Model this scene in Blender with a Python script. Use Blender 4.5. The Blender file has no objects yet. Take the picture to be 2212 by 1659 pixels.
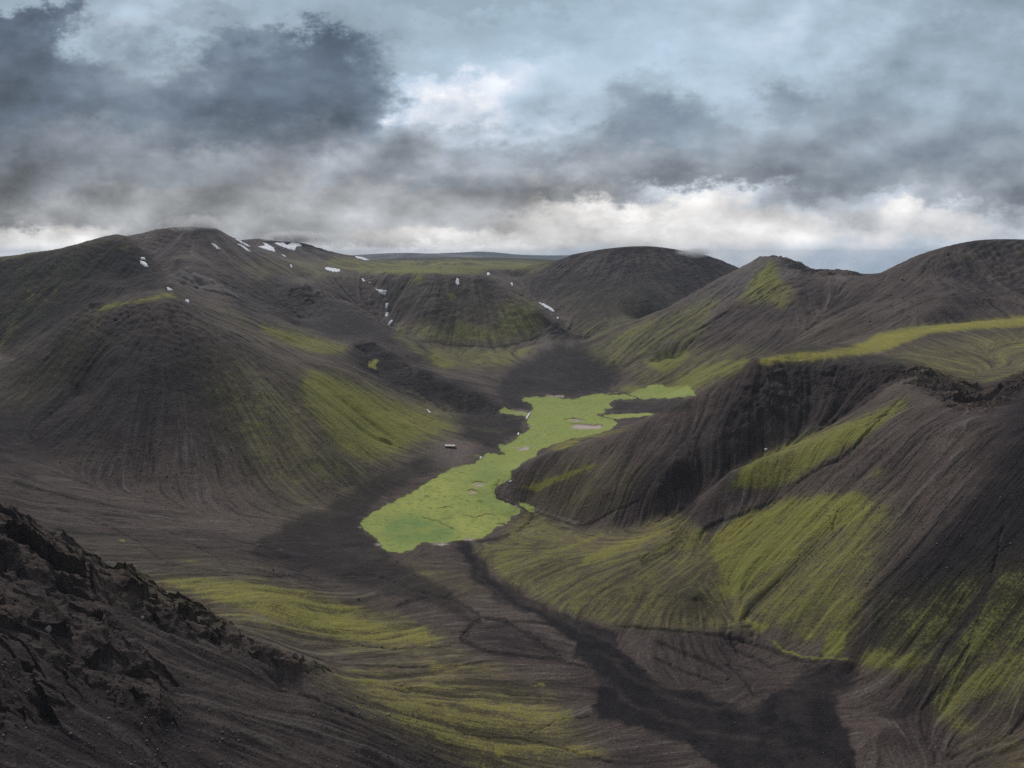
import bpy, math, time
import numpy as np
T0 = time.time()
rng = np.random.default_rng(7)
scene = bpy.context.scene
COL = scene.collection

# ------------------------------------------------------------------ camera
EXPO = 0.1
CAMH = 200.0                       # metres above the valley floor
PITCH = math.radians(10.0)
FPX, CX, CY = 1579.0, 1106.0, 829.5      # focal length / centre for a 2212 px wide picture
cam_d = bpy.data.cameras.new('camera')
cam_d.sensor_width = 36.0
cam_d.lens = 36.0 * FPX / 2212.0
cam_d.clip_start = 1.0
cam_d.clip_end = 120000.0
cam = bpy.data.objects.new('camera', cam_d)
COL.objects.link(cam)
cam.location = (0, 0, CAMH)
cam.rotation_euler = (math.radians(90) - PITCH, 0, 0)
scene.camera = cam

# ------------------------------------------------------------------ exposure
scene.view_settings.view_transform = 'Standard'
scene.view_settings.look = 'None'
scene.view_settings.exposure = EXPO
scene.view_settings.gamma = 1.0
scene.view_settings.use_curve_mapping = False
scene.render.engine = 'CYCLES'
scene.cycles.use_denoising = False
scene.cycles.max_bounces = 4
scene.cycles.volume_bounces = 0
scene.cycles.diffuse_bounces = 2
scene.cycles.sample_clamp_indirect = 3.0
scene.cycles.sample_clamp_direct = 6.0

# ------------------------------------------------------------------ sun
SUN_EL, SUN_AZ = math.radians(44), math.radians(-28)      # azimuth clockwise from +Y (view direction)
sd = bpy.data.lights.new('sun', 'SUN')
sd.energy = 2.3
sd.angle = math.radians(8)
sd.color = (1.0, 0.955, 0.89)
sun = bpy.data.objects.new('sun', sd)
COL.objects.link(sun)
sun.rotation_euler = (math.radians(90) - SUN_EL, 0, math.pi - SUN_AZ)
sun.location = (0, 0, 900)

# ------------------------------------------------------------------ projection helpers
cp, sp = math.cos(PITCH), math.sin(PITCH)
def pix_uq(X, Y):
    X = np.asarray(X, float); Y = np.asarray(Y, float)
    cx = (X - CX) / FPX; cy = (CY - Y) / FPX
    yy = cp + cy * sp; zz = cy * cp - sp
    return cx / yy, zz / yy
def uq_pix(u, q):
    cy = (q * cp + sp) / (cp - q * sp)
    yy = cp + cy * sp
    return u * yy * FPX + CX, CY - cy * FPX

# ------------------------------------------------------------------ world: broken grey cloud over a pale blue sky
# cloud brightness, read off row by row (0..255), columns every ~100 px of the 2212 px wide view, rows by height
SKYX = np.arange(-100, 2301, 100)
SKYY = [-120, 0, 45, 90, 140, 190, 240, 290, 340, 390, 420, 450, 480, 510, 540, 600]
SKYT = """
140 140 142 145 148 148 145 142 140 138 138 140 143 146 150 155 160 163 160 152 145 138 132 128 126
150 152 155 158 160 160 156 150 142 138 138 142 146 148 154 160 168 174 172 160 150 140 134 130 128
 84  80  84 128 150 142 140 150 132 145 150 156 160 160 162 166 172 180 178 168 158 150 142 136 132
 74  72  74 158 132 158 112 108  76 128 158 166 168 170 170 170 174 182 178 166 150 142 150 138 134
 82  80  78 100 122 128 100  88  72 112 160 172 180 184 172 176 178 178 174 162 152 145 146 138 134
 76  76  82  98 106 100  92  84  80 100 190 205 192 178 170 146 168 172 160 150 140 138 138 134 132
 84  86  92  88  96  88  80  80  84  96 205 232 192 170 162 120 130 156 128 140 134 128 132 130 130
 84  86 104 106 108  96  92 100 104 112 160 176 162 142 124 112 128 136 134 132 128 122 126 126 126
 88  90 102 104 114 122 124 122 128 124 132 140 124 116 128 126 134 134 132 130 126 126 128 128 124
 82  86  92 104 118 126 126 126 126 124 120 118 128 134 126 118 118 122 120 122 120 128 130 126 122
 84  90  96 112 128 130 128 128 132 138 134 128 128 116 128 168 216 222 165 130 165 132 120 116 118
 92 100 108 118 130 130 128 128 134 138 136 130 122 165 228 240 242 232 190 165 178 196 150 122 122
145 128 116 128 136 130 126 126 134 134 130 128 160 172 195 205 225 225 196 182 176 192 188 162 160
240 236 206 168 152 148 134 136 140 150 165 190 178 168 172 178 212 214 206 200 196 196 194 190 186
230 230 228 220 210 200 190 180 200 225 236 236 220 190 178 186 206 210 206 202 198 198 198 196 190
200 200 200 200 195 190 190 190 205 215 220 220 205 190 185 190 200 205 200 196 194 196 196 194 190
"""
# how blue the same places are (0 warm grey .. 9 clear blue)
SKYB = """
8 8 8 8 8 8 8 8 8 8 8 8 8 8 8 8 7 7 7 7 7 7 7 7 7
7 7 7 6 6 6 7 8 8 9 9 9 9 9 8 8 7 6 6 7 7 7 7 7 7
6 6 6 5 4 5 6 7 7 8 9 9 9 9 8 8 7 6 6 7 7 7 7 7 7
6 6 6 6 6 6 6 6 7 8 8 8 8 8 8 8 7 7 6 6 7 6 6 6 6
5 5 5 5 5 5 5 6 6 7 7 7 7 7 8 8 8 7 7 6 6 6 6 6 6
5 5 5 5 5 5 5 6 6 6 6 5 6 6 6 7 7 6 6 6 6 6 5 6 6
5 5 5 4 5 5 5 5 5 5 4 3 5 5 5 5 6 5 5 5 5 5 5 5 5
4 4 3 3 3 4 4 4 3 4 3 3 4 4 4 5 5 4 4 4 4 4 4 4 4
3 3 2 2 2 2 2 2 2 2 2 3 3 3 2 3 3 3 3 3 4 4 4 4 4
2 2 2 2 2 2 2 1 2 2 2 2 2 1 2 2 2 2 3 3 3 3 3 3 3
2 2 2 1 1 1 1 1 1 1 1 1 1 1 1 2 2 2 3 3 3 2 3 3 3
1 1 1 1 1 1 1 1 1 1 1 1 1 0 0 0 0 0 1 2 2 1 2 3 3
1 1 1 1 1 1 1 1 1 1 1 1 0 0 0 0 0 0 0 1 1 1 1 2 2
0 0 0 0 1 1 1 1 1 0 0 0 0 0 0 0 0 0 1 1 1 1 1 2 2
0 0 0 0 0 0 0 0 0 0 0 0 0 1 1 1 1 1 2 3 3 3 3 3 3
1 1 1 1 1 1 1 1 1 1 1 1 1 1 1 1 2 2 3 4 4 4 4 4 4
"""
SKYT = np.array([[float(v) for v in r.split()] for r in SKYT.strip().split('\n')])
SKYB = np.array([[float(v) for v in r.split()] for r in SKYB.strip().split('\n')])
SKYT = np.interp(SKYT, [60, 80, 130, 180, 225, 245], [74, 98, 156, 205, 240, 252])
def tab(T, X, Y):
    fx = np.interp(X, SKYX, np.arange(len(SKYX))); fy = np.interp(Y, SKYY, np.arange(len(SKYY)))
    i = np.minimum(fy.astype(int), T.shape[0] - 2); j = np.minimum(fx.astype(int), T.shape[1] - 2)
    a = fy - i; b = fx - j
    return (T[i, j] * (1 - b) + T[i, j + 1] * b) * (1 - a) + (T[i + 1, j] * (1 - b) + T[i + 1, j + 1] * b) * a

def build_world():
    w = bpy.data.worlds.new('World'); scene.world = w
    w.use_nodes = True
    nt = w.node_tree; N = nt.nodes; L = nt.links; N.clear()
    out = N.new('ShaderNodeOutputWorld'); bg = N.new('ShaderNodeBackground'); L.new(bg.outputs[0], out.inputs[0])
    bg.inputs['Strength'].default_value = 0.1
    sky = N.new('ShaderNodeTexSky'); sky.sky_type = 'NISHITA'; sky.sun_disc = False
    sky.sun_elevation = SUN_EL; sky.sun_rotation = SUN_AZ; sky.altitude = 700; sky.air_density = 1.2; sky.dust_density = 2
    def S(x):
        return x
    def M(op, a, b=None, c=None, clamp=False):
        n = N.new('ShaderNodeMath'); n.operation = op; n.use_clamp = clamp
        for k, v in enumerate((a, b, c)):
            if v is None: continue
            if isinstance(v, (int, float)): n.inputs[k].default_value = v
            else: L.new(v, n.inputs[k])
        return n.outputs[0]
    tc = N.new('ShaderNodeTexCoord')
    sep = N.new('ShaderNodeSeparateXYZ'); L.new(tc.outputs['Generated'], sep.inputs[0])
    x, y, z = sep.outputs
    ys = M('MAXIMUM', y, 0.12)
    u = M('DIVIDE', x, ys); q = M('DIVIDE', z, ys)
    # billow: domain warp by layered noise (direction space, stretched towards the horizon)
    qs = M('MULTIPLY', q, 1.6)
    cmb = N.new('ShaderNodeCombineXYZ'); L.new(u, cmb.inputs[0]); L.new(qs, cmb.inputs[1])
    def noise(scale, detail, rough, off, typ='FBM'):
        mp = N.new('ShaderNodeVectorMath'); mp.operation = 'ADD'; L.new(cmb.outputs[0], mp.inputs[0]); mp.inputs[1].default_value = off
        n = N.new('ShaderNodeTexNoise'); n.noise_dimensions = '3D'
        n.inputs['Scale'].default_value = scale; n.inputs['Detail'].default_value = detail; n.inputs['Roughness'].default_value = rough
        L.new(mp.outputs[0], n.inputs['Vector']); return n.outputs['Fac']
    # warp amplitude: large overhead, small at the horizon
    amp = M('MULTIPLY_ADD', q, 0.16, 0.035)
    n1 = noise(5.0, 7, .62, (3.1, 7.7, 0.0)); n2 = noise(5.0, 7, .62, (13.1, 1.7, 4.0))
    n3 = noise(17.0, 7, .66, (5.1, 2.7, 3.0)); n4 = noise(17.0, 7, .66, (1.1, 8.7, 9.0))
    uw = M('MULTIPLY_ADD', M('SUBTRACT', n1, .5), M('MULTIPLY', amp, 1.9), u)
    qw = M('MULTIPLY_ADD', M('SUBTRACT', n2, .5), M('MULTIPLY', amp, 1.2), q)
    uw = M('MULTIPLY_ADD', M('SUBTRACT', n3, .5), M('MULTIPLY', amp, 2.0), uw)
    qw = M('MULTIPLY_ADD', M('SUBTRACT', n4, .5), M('MULTIPLY', amp, 1.7), qw)
    # row profiles as curves, blended between rows
    U0, U1 = -0.78, 0.78
    qrows = [float(pix_uq(CX, Y)[1]) for Y in SKYY]
    un = M('DIVIDE', M('SUBTRACT', uw, U0), U1 - U0, clamp=True)
    lum = None; blu = None
    for k, (Yr, qk) in enumerate(zip(SKYY, qrows)):
        up = qrows[k - 1] if k > 0 else qk + 10
        dn = qrows[k + 1] if k < len(qrows) - 1 else qk - 10
        # weight of this row: smooth tent
        mr1 = N.new('ShaderNodeMapRange'); mr1.interpolation_type = 'SMOOTHSTEP'; L.new(qw, mr1.inputs[0])
        mr1.inputs[1].default_value = dn; mr1.inputs[2].default_value = qk
        if k > 0:
            mr2 = N.new('ShaderNodeMapRange'); mr2.interpolation_type = 'SMOOTHSTEP'; L.new(qw, mr2.inputs[0])
            mr2.inputs[1].default_value = up; mr2.inputs[2].default_value = qk
            wgt = M('MULTIPLY', mr1.outputs[0], mr2.outputs[0])
        else:
            wgt = mr1.outputs[0]
        if k == len(qrows) - 1: wgt = mr2.outputs[0]
        uu = np.linspace(U0, U1, 27)
        XX, YY = uq_pix(uu, np.full_like(uu, qk))
        for T, sc, which in ((SKYT, 255.0, 0), (SKYB, 9.0, 1)):
            fc = N.new('ShaderNodeFloatCurve'); c = fc.mapping.curves[0]
            vals = tab(T, XX, YY) / sc
            c.points[0].location = (0, vals[0]); c.points[1].location = (1, vals[-1])
            for a, v in zip(np.linspace(0, 1, 27)[1:-1], vals[1:-1]): c.points.new(a, v)
            fc.mapping.update(); L.new(un, fc.inputs['Value'])
            acc = (lum, blu)[which]
            r = M('MULTIPLY', fc.outputs[0], wgt) if acc is None else M('MULTIPLY_ADD', fc.outputs[0], wgt, acc)
            if which == 0: lum = r
            else: blu = r
    # cloud relief: difference of the density at two shifted places gives soft lit and shaded billows
    b1 = noise(6.5, 6, .5, (1.0, 2.0, 0.0)); b2 = noise(6.5, 6, .5, (0.98, 2.04, 0.0))
    rel = M('SUBTRACT', b2, b1)
    fine = M('SUBTRACT', noise(4.0, 9, .52, (21.0, 5.0, 1.0)), .5)
    ns = M('MULTIPLY_ADD', rel, 0.95, 0)
    ns = M('MULTIPLY_ADD', fine, 0.32, ns)
    # less relief in clear blue parts
    cl = M('SUBTRACT', 1.15, blu, clamp=True)
    lum = M('MULTIPLY_ADD', ns, cl, lum)
    lum = M('MAXIMUM', lum, 0.2)
    whit = N.new('ShaderNodeMapRange'); L.new(lum, whit.inputs[0]); whit.inputs[1].default_value = .78; whit.inputs[2].default_value = .92; whit.inputs[3].default_value = 1; whit.inputs[4].default_value = .25
    blu = M('MULTIPLY', blu, whit.outputs[0])
    # display value -> light
    lin = M('POWER', M('DIVIDE', M('ADD', lum, 0.055), 1.055), 2.4)
    lin = M('MULTIPLY', lin, 10.0 * 2 ** -EXPO * 1.04)
    warm = (1.02, 1.0, 0.99); blue = (0.76, 1.0, 1.20)
    mid = (0.90, 0.98, 1.13)
    cr = N.new('ShaderNodeValToRGB'); e = cr.color_ramp.elements
    e[0].position = 0.02; e[0].color = (*warm, 1); e[1].position = 1.0; e[1].color = (*blue, 1)
    for p_, c_ in ((.16, (.93, .99, 1.09)), (.3, (.88, .98, 1.13)), (.6, (.80, 1.0, 1.20))): cr.color_ramp.elements.new(p_).color = (*c_, 1)
    L.new(blu, cr.inputs[0])
    ex = N.new('ShaderNodeMapRange'); L.new(lum, ex.inputs[0]); ex.inputs[1].default_value = .62; ex.inputs[2].default_value = .40
    em = N.new('ShaderNodeMix'); em.data_type = 'RGBA'; L.new(M('MULTIPLY', ex.outputs[0], M('MULTIPLY', blu, 1.5, clamp=True)), em.inputs[0]); em.inputs[6].default_value = (1, 1, 1, 1); em.inputs[7].default_value = (.93, 1.0, 1.17, 1)
    cm2 = N.new('ShaderNodeVectorMath'); cm2.operation = 'MULTIPLY'; L.new(cr.outputs[0], cm2.inputs[0]); L.new(em.outputs[2], cm2.inputs[1])
    vm = N.new('ShaderNodeVectorMath'); vm.operation = 'SCALE'; L.new(cm2.outputs[0], vm.inputs[0]); L.new(lin, vm.inputs['Scale'])
    # behind the viewer and overhead: even pale overcast with the clear sky glowing through
    over = N.new('ShaderNodeMix'); over.data_type = 'RGBA'; over.inputs[0].default_value = 0.35
    zc = M('MULTIPLY_ADD', M('MAXIMUM', z, 0.0), 5.0, 1.1)
    oc = N.new('ShaderNodeVectorMath'); oc.operation = 'SCALE'; oc.inputs[0].default_value = (.95, 1.0, 1.09); L.new(zc, oc.inputs['Scale'])
    L.new(oc.outputs[0], over.inputs[6]); L.new(sky.outputs[0], over.inputs[7]); over.inputs[0].default_value = 0.2
    fr = N.new('ShaderNodeMapRange'); fr.interpolation_type = 'SMOOTHSTEP'; L.new(y, fr.inputs[0])
    fr.inputs[1].default_value = 0.25; fr.inputs[2].default_value = 0.55
    fz = N.new('ShaderNodeMapRange'); fz.interpolation_type = 'SMOOTHSTEP'; L.new(q, fz.inputs[0])
    fz.inputs[1].default_value = 0.75; fz.inputs[2].default_value = 0.5
    f = M('MULTIPLY', fr.outputs[0], fz.outputs[0])
    fm = N.new('ShaderNodeMix'); fm.data_type = 'RGBA'; L.new(f, fm.inputs[0]); L.new(over.outputs[2], fm.inputs[6]); L.new(vm.outputs[0], fm.inputs[7])
    # a little of the sky texture everywhere
    fin = N.new('ShaderNodeMix'); fin.data_type = 'RGBA'; fin.inputs[0].default_value = 0.04
    L.new(fm.outputs[2], fin.inputs[6]); L.new(sky.outputs[0], fin.inputs[7])
    # the land below the horizon on every side is dark
    low = N.new('ShaderNodeMapRange'); low.interpolation_type = 'SMOOTHSTEP'; L.new(z, low.inputs[0])
    low.inputs[1].default_value = -0.10; low.inputs[2].default_value = -0.03; low.inputs[3].default_value = 0.12
    lo = N.new('ShaderNodeVectorMath'); lo.operation = 'SCALE'; L.new(fin.outputs[2], lo.inputs[0]); L.new(low.outputs[0], lo.inputs['Scale'])
    L.new(lo.outputs[0], bg.inputs[0])
    w.cycles.sampling_method = 'MANUAL'; w.cycles.sample_map_resolution = 512
build_world()

# ================================================================== terrain
QUAL = 1.0
DET = 1.0
# Survey of the valley: every point is (image column, image row, forward distance) or, for flats, a height.
REG = []          # names of the hills the survey points belong to
PTS = []          # (u, s, q, region)
def P(reg, *pts):
    """points with a forward distance, joined into a line and densified"""
    if reg not in REG: REG.append(reg)
    r = REG.index(reg)
    pts = [(float(pix_uq(X, Y)[0]), math.log(d), float(pix_uq(X, Y)[1])) for X, Y, d in pts]
    add_line(pts, r)
def F(reg, *pts, line=False):
    """points with a height in metres"""
    if reg not in REG: REG.append(reg)
    r = REG.index(reg); o = []
    for X, Y, z in pts:
        u, q = pix_uq(X, Y)
        o.append((float(u), math.log((z - CAMH) / float(q)), float(q)))
    if line: add_line(o, r)
    else:
        for p in o: PTS.append((*p, r))
def H(reg, *pts):
    """points no photograph shows: (image column at horizon level, forward distance, height)"""
    if reg not in REG: REG.append(reg)
    r = REG.index(reg)
    for X, d, z in pts: PTS.append(((X - CX) / FPX / .985, math.log(d), (z - CAMH) / d, r))
def facet(reg, fn, X0, X1, Y0, Y1, st, poly=None):
    """points of an even hillside: where the line of sight meets the surface fn(x, y)"""
    if reg not in REG: REG.append(reg)
    r = REG.index(reg); ys = np.linspace(150, 2500, 4701)
    for X in range(X0, X1 + 1, st):
        for Y in range(Y0, Y1 + 1, st):
            if poly is not None:
                ins = False
                for (ax, ay), (bx, by) in zip(poly, poly[1:] + poly[:1]):
                    if (ay > Y) != (by > Y) and X < (bx - ax) * (Y - ay) / (by - ay) + ax: ins = not ins
                if not ins: continue
            u, q = pix_uq(X, Y); d = CAMH + q * ys - fn(u * ys, ys); k = np.argmax(d <= 0)
            if k > 0: PTS.append((float(u), math.log(ys[k]), float(q), r))
def add_line(p, r):
    for a, b in zip(p[:-1], p[1:]):
        n = max(1, int(math.hypot(a[0] - b[0], a[1] - b[1]) / 0.025))
        for k in range(n):
            t = k / n; PTS.append(tuple(a[i] * (1 - t) + b[i] * t for i in range(3)) + (r,))
    PTS.append((*p[-1], r))

# valley floor
F('meadow', (800,1130,0),(860,1180,0),(900,1100,0),(1000,1000,0),(1000,1150,0),(1090,940,0),(1150,880,0),(1200,950,0),(1300,900,0),
  (1250,860,0),(1380,845,.5),(1450,850,2),(1120,1090,0),(1060,1040,0),(950,1050,0),(1150,1000,0),(1330,890,0),(1230,900,0),(1040,1080,0),(900,1150,0),(1180,915,0))
F('valley_floor', (1020,1180,0),(1060,1230,-1),(1130,1290,-2),(1250,1340,-3),(1350,1372,-3),(1600,1392,-3),(1850,1440,5),(1300,1480,-4),
  (1450,1580,-5),(1700,1600,-5),(1500,1659,-5),(900,1210,1),(700,1180,3),(600,1175,6),(620,1220,6),(750,1260,3),(900,1290,2),(1000,1370,1),
  (1100,1440,-1),(1200,1520,-3),(1000,1290,1),(1750,1500,-1),(1900,1580,2),(1600,1470,-4),(1860,1659,-4),(1120,1370,-1),(800,1210,2))
F('valley_floor', (1200,1150,2),(1300,1148,4),(1250,1230,4),(1400,1230,10),(1500,1290,9),(1500,1350,1),(1400,1150,14),(1350,1290,4),(1150,1200,2),(1600,1350,3))
F('valley_floor', (1150,820,8),(1100,790,14),(1250,770,20),(1350,790,16),(1400,830,4),(1250,830,3),(1050,770,22),(1160,750,30),(1200,725,38),(1260,735,34),
  (1150,850,2),(1350,820,5),(1450,800,12))
# left dark scree cone
P('cone_hill', (190,655,760),(235,648,775),(280,640,790),(320,634,795),(360,628,800),(380,640,795),(403,652,788),(468,706,795),(540,741,802),(612,767,812),(708,790,832),(794,822,850),(859,853,865),(924,888,880),(1025,905,885))
P('cone_hill', (0,797,700),(50,760,715),(100,718,730),(150,680,745),(190,655,760))
P('cone_hill', (215,672,735),(290,655,748),(360,655,740),(400,668,745))
facet('cone_hill', lambda x, y: 158 - .60 * np.maximum(np.hypot(x + 361, y - 772) - 36, 0) + .00045 * np.maximum(np.hypot(x + 361, y - 772) - 200, 0) ** 2, 250, 690, 710, 1090, 55,
      [(250,740),(400,730),(470,735),(545,750),(620,790),(700,830),(720,960),(700,1060),(640,1090),(520,1095),(400,1080),(270,1040),(230,900)])
P('cone_hill', (100,900,610),(80,960,572)); P('cone_hill', (200,740,690),(180,850,640))
F('cone_hill', (400,1115,16),(500,1138,12),(560,1130,11),(200,1060,30),(740,1050,8),(700,1090,6),(850,1010,2),(850,960,8),(940,930,7),(1000,940,2),(900,900,18),(780,930,22),(820,880,33),(960,960,1.5),(1060,925,.5))
F('cone_hill', (0,1000,48),(0,1050,44),(60,1020,42))
H('cone_hill', (100,790,95),(200,830,120),(300,860,130),(400,860,126),(0,760,70),(540,860,92),(640,880,76))
# hill behind the cone
P('rear_hill', (0,562,1090),(60,548,1100),(110,540,1120),(160,530,1130),(200,522,1135),(235,518,1135),(270,519,1135),(300,534,1110),(325,556,1080),(350,588,1030),(370,616,975))
P('rear_hill', (405,642,965),(440,646,1010),(470,652,1045),(511,662,1050),(580,686,1055),(648,712,1058),(700,732,1062),(756,745,1070),(785,760,1060))
P('rear_hill', (270,600,1000),(230,620,960)); P('rear_hill', (100,640,980),(60,720,900),(20,770,860)); P('snowy_mountain', (340,540,1600),(370,575,1500),(400,605,1410),(440,630,1330),(500,643,1290))
P('rear_hill', (560,705,980),(640,745,955),(700,765,940),(750,775,970)); P('rear_hill',(500,690,940),(590,740,900))
H('rear_hill', (0,1300,170),(200,1300,175),(300,1280,165),(330,1180,120),(370,1120,108),(400,1110,104),(440,1140,104),(500,1160,96),(600,1170,76),(700,1160,62))
# left mountain with snow
P('snowy_mountain', (270,520,1640),(300,517,1650),(330,510,1670),(345,500,1680),(380,492,1700),(410,489,1705),(440,492,1700),(470,502,1690),(490,514,1700),(520,527,1740),(560,545,1800))
P('snowy_mountain', (450,560,1560),(480,610,1450),(520,660,1340)); P('snowy_mountain', (380,560,1500),(400,590,1400))
P('snowy_mountain', (560,580,1620),(620,640,1480),(650,690,1380)); P('snowy_mountain', (600,672,1330),(650,705,1290),(720,735,1220))
P('snowy_mountain', (520,518,2250),(560,515,2250),(600,520,2250),(640,522,2250),(680,530,2260),(700,539,2280),(740,549,2300),(770,554,2300),(800,562,2350))
P('snowy_mountain', (560,548,2000),(620,560,1980),(700,570,1980),(760,578,1980)); P('snowy_mountain', (640,598,1650),(700,602,1660),(760,600,1680))
H('snowy_mountain', (300,2100,190),(400,2100,215),(450,2000,225),(560,2900,170),(700,3000,160),(300,1400,160),(520,1950,205))
# ridge that runs down from it to the valley
P('ridge_spur', (660,612,1520),(708,642,1500),(755,654,1480),(790,672,1445),(816,690,1420),(859,719,1360),(909,744,1290),(960,786,1190),(990,806,1140))
P('ridge_spur', (700,690,1360),(750,725,1270),(800,735,1220)); P('ridge_spur', (850,745,1250),(890,765,1190))
H('ridge_spur', (760,1540,92),(820,1520,62),(860,1440,44),(910,1380,33),(960,1290,22))
# small dark hill in front of it
P('dark_hill', (763,754,1050),(773,743,1075),(790,736,1085),(809,735,1080),(845,757,1050),(880,784,1020),(925,803,998),(974,826,980),(1020,845,962),(1050,858,950),(1089,872,935))
P('dark_hill', (790,790,1010),(850,825,960),(920,865,935),(1000,893,915),(1060,895,905))
H('dark_hill', (770,1150,48),(809,1160,44),(880,1110,30),(974,1060,16),(1050,1020,6))
# gullied hill in the centre and the plateau on top
P('gullied_hill', (835,598,1640),(880,598,1610),(930,597,1600),(1000,598,1605),(1040,598,1610),(1055,600,1630),(1090,625,1600),(1130,648,1560),(1165,672,1520),(1200,700,1480))
P('gullied_hill', (906,738,1400),(960,746,1385),(1010,750,1380),(1068,748,1385),(1110,744,1400),(1145,733,1430),(1180,712,1470))
P('gullied_hill', (1000,670,1480),(1000,640,1530)); P('gullied_hill', (920,670,1490),(905,640,1540)); P('gullied_hill', (1090,690,1470)); P('gullied_hill', (860,660,1540))
P('gullied_hill', (815,620,1640),(832,645,1590),(842,680,1550),(850,705,1500))
F('gullied_hill', (935,768,26),(980,780,18),(1040,755,26),(900,750,34))
P('plateau', (800,562,3300),(860,558,3400),(930,557,3500),(1000,557,3500),(1100,558,3500),(1170,561,3400),(1200,562,3300))
P('plateau', (860,585,1900),(960,583,1950),(1060,581,2000),(1120,580,2100)); P('plateau', (820,575,2350),(960,568,2500),(1120,568,2600))
H('plateau', (900,4300,130),(1100,4300,130),(800,4300,120))
# mountain on the right of the centre
P('far_mountain', (1110,600,2000),(1140,585,2020),(1180,568,2020),(1230,551,2020),(1300,540,2010),(1350,535,2000),(1400,533,2000),(1440,537,2000),(1480,543,2000),(1530,552,2000),(1570,562,2000),(1600,573,2000),(1660,600,2020),(1760,640,2050))
P('far_mountain', (1110,615,1830),(1150,650,1720),(1190,685,1590),(1220,708,1520),(1245,722,1470))
P('far_mountain', (1300,600,1820),(1300,650,1650),(1290,700,1500)); P('far_mountain', (1420,600,1800),(1400,650,1620)); P('far_mountain', (1220,610,1830),(1230,660,1640)); P('far_mountain',(1350,690,1500))
H('far_mountain', (1300,2500,150),(1450,2500,140),(1200,2500,150),(1650,2500,90))
# hill with the mossy patch
P('mossy_hill', (1284,748,1350),(1320,734,1330),(1360,714,1345),(1392,698,1365),(1440,672,1390),(1504,636,1410),(1560,608,1420),(1600,588,1425),(1625,574,1430),(1645,564,1430),(1670,560,1425),(1695,566,1410),(1720,576,1400),(1728,585,1390),(1740,580,1385),(1760,584,1370),(1800,584,1350),(1840,588,1330),(1858,598,1320))
facet('mossy_hill', lambda x, y: np.maximum(.49 * (.91 * (x - 210) + .41 * (y - 1113)) + 4, 4), 1300, 1750, 600, 830, 35, [(1340,780),(1400,725),(1520,655),(1600,615),(1680,600),(1740,620),(1700,700),(1600,760),(1500,805),(1430,815)])
facet('right_hill', lambda x, y: (lambda d: np.maximum(.47 * d - .00022 * d * d + 4, 4))(.91 * (x - 210) + .41 * (y - 1113)), 1500, 2230, 600, 830, 35, [(1850,640),(2000,615),(2070,620),(2060,670),(1900,690),(1800,715),(1700,745),(1600,785),(1530,825),(1640,770),(1740,705),(1790,650)])
H('mossy_hill', (1500,1650,70),(1600,1650,90),(1700,1650,95),(1800,1600,80),(1860,1560,80),(1400,1560,55))
# high hill on the right
P('right_hill', (1858,598,1315),(1880,598,1305),(1920,580,1290),(1960,560,1270),(2000,545,1255),(2050,532,1245),(2100,524,1240),(2150,521,1235),(2212,524,1235),(2300,530,1235))
P('right_hill', (2100,600,1150),(2130,560,1195)); P('right_hill', (2120,665,1050),(2170,610,1130),(2210,575,1180)); P('right_hill', (2212,655,1060),(2300,620,1110))
H('right_hill', (1900,1700,110),(2100,1700,130),(2300,1700,120))
# plateau block on the right: nose, cliff, flat top
P('bluff', (1075,1055,611),(1110,1020,618),(1160,995,615),(1200,980,612),(1250,965,608),(1300,950,605),(1350,928,602),(1400,905,600),(1445,885,600),(1490,862,600),(1530,838,602),(1570,814,604),(1605,794,606),(1632,778,610))
P('bluff', (1632,778,610),(1700,784,604),(1750,785,600),(1800,787,592),(1870,792,580),(1930,797,566),(1965,806,552))
P('bluff', (1642,772,640),(1700,760,690),(1750,750,725),(1800,744,755),(1850,737,775),(1868,726,800),(1890,718,822),(1940,711,840),(2000,705,855),(2100,695,870),(2212,685,885),(2320,680,890))
P('bluff', (1850,765,680),(1980,760,690),(2100,740,740),(2212,730,760))
P('bluff', (2000,800,600),(2100,820,570),(2212,800,600),(2320,800,600)); P('bluff', (2060,860,500),(2110,855,510),(2160,830,530),(2212,822,540))
H('bluff', (1700,800,78),(1800,880,80),(1900,930,88),(2000,960,96),(2100,970,100),(2212,980,106),(1640,720,76),(1560,700,40),(1450,690,20))
P('cliff_face', (1090,1075,597),(1130,1090,588),(1180,1112,565),(1250,1132,545),(1300,1140,525),(1350,1138,520),(1400,1125,520),(1450,1100,522),(1500,1062,530),(1560,1020,536),(1600,998,540),(1700,962,541),(1800,915,540),(1880,870,532),(1930,835,525))
P('cliff_face', (1640,850,577),(1620,920,556)); P('cliff_face', (1750,850,572),(1730,920,552)); P('cliff_face', (1850,840,560)); P('cliff_face', (1500,920,576),(1460,1000,543),(1420,1060,529)); P('cliff_face', (1350,990,572),(1300,1060,551)); P('cliff_face', (1200,1040,585)); P('cliff_face', (1400,960,577),(1380,1040,545)); P('cliff_face', (1560,880,580),(1540,960,553))
H('cliff_face', (1700,505,60),(1800,505,76),(1600,505,38),(1500,503,17))
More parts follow.
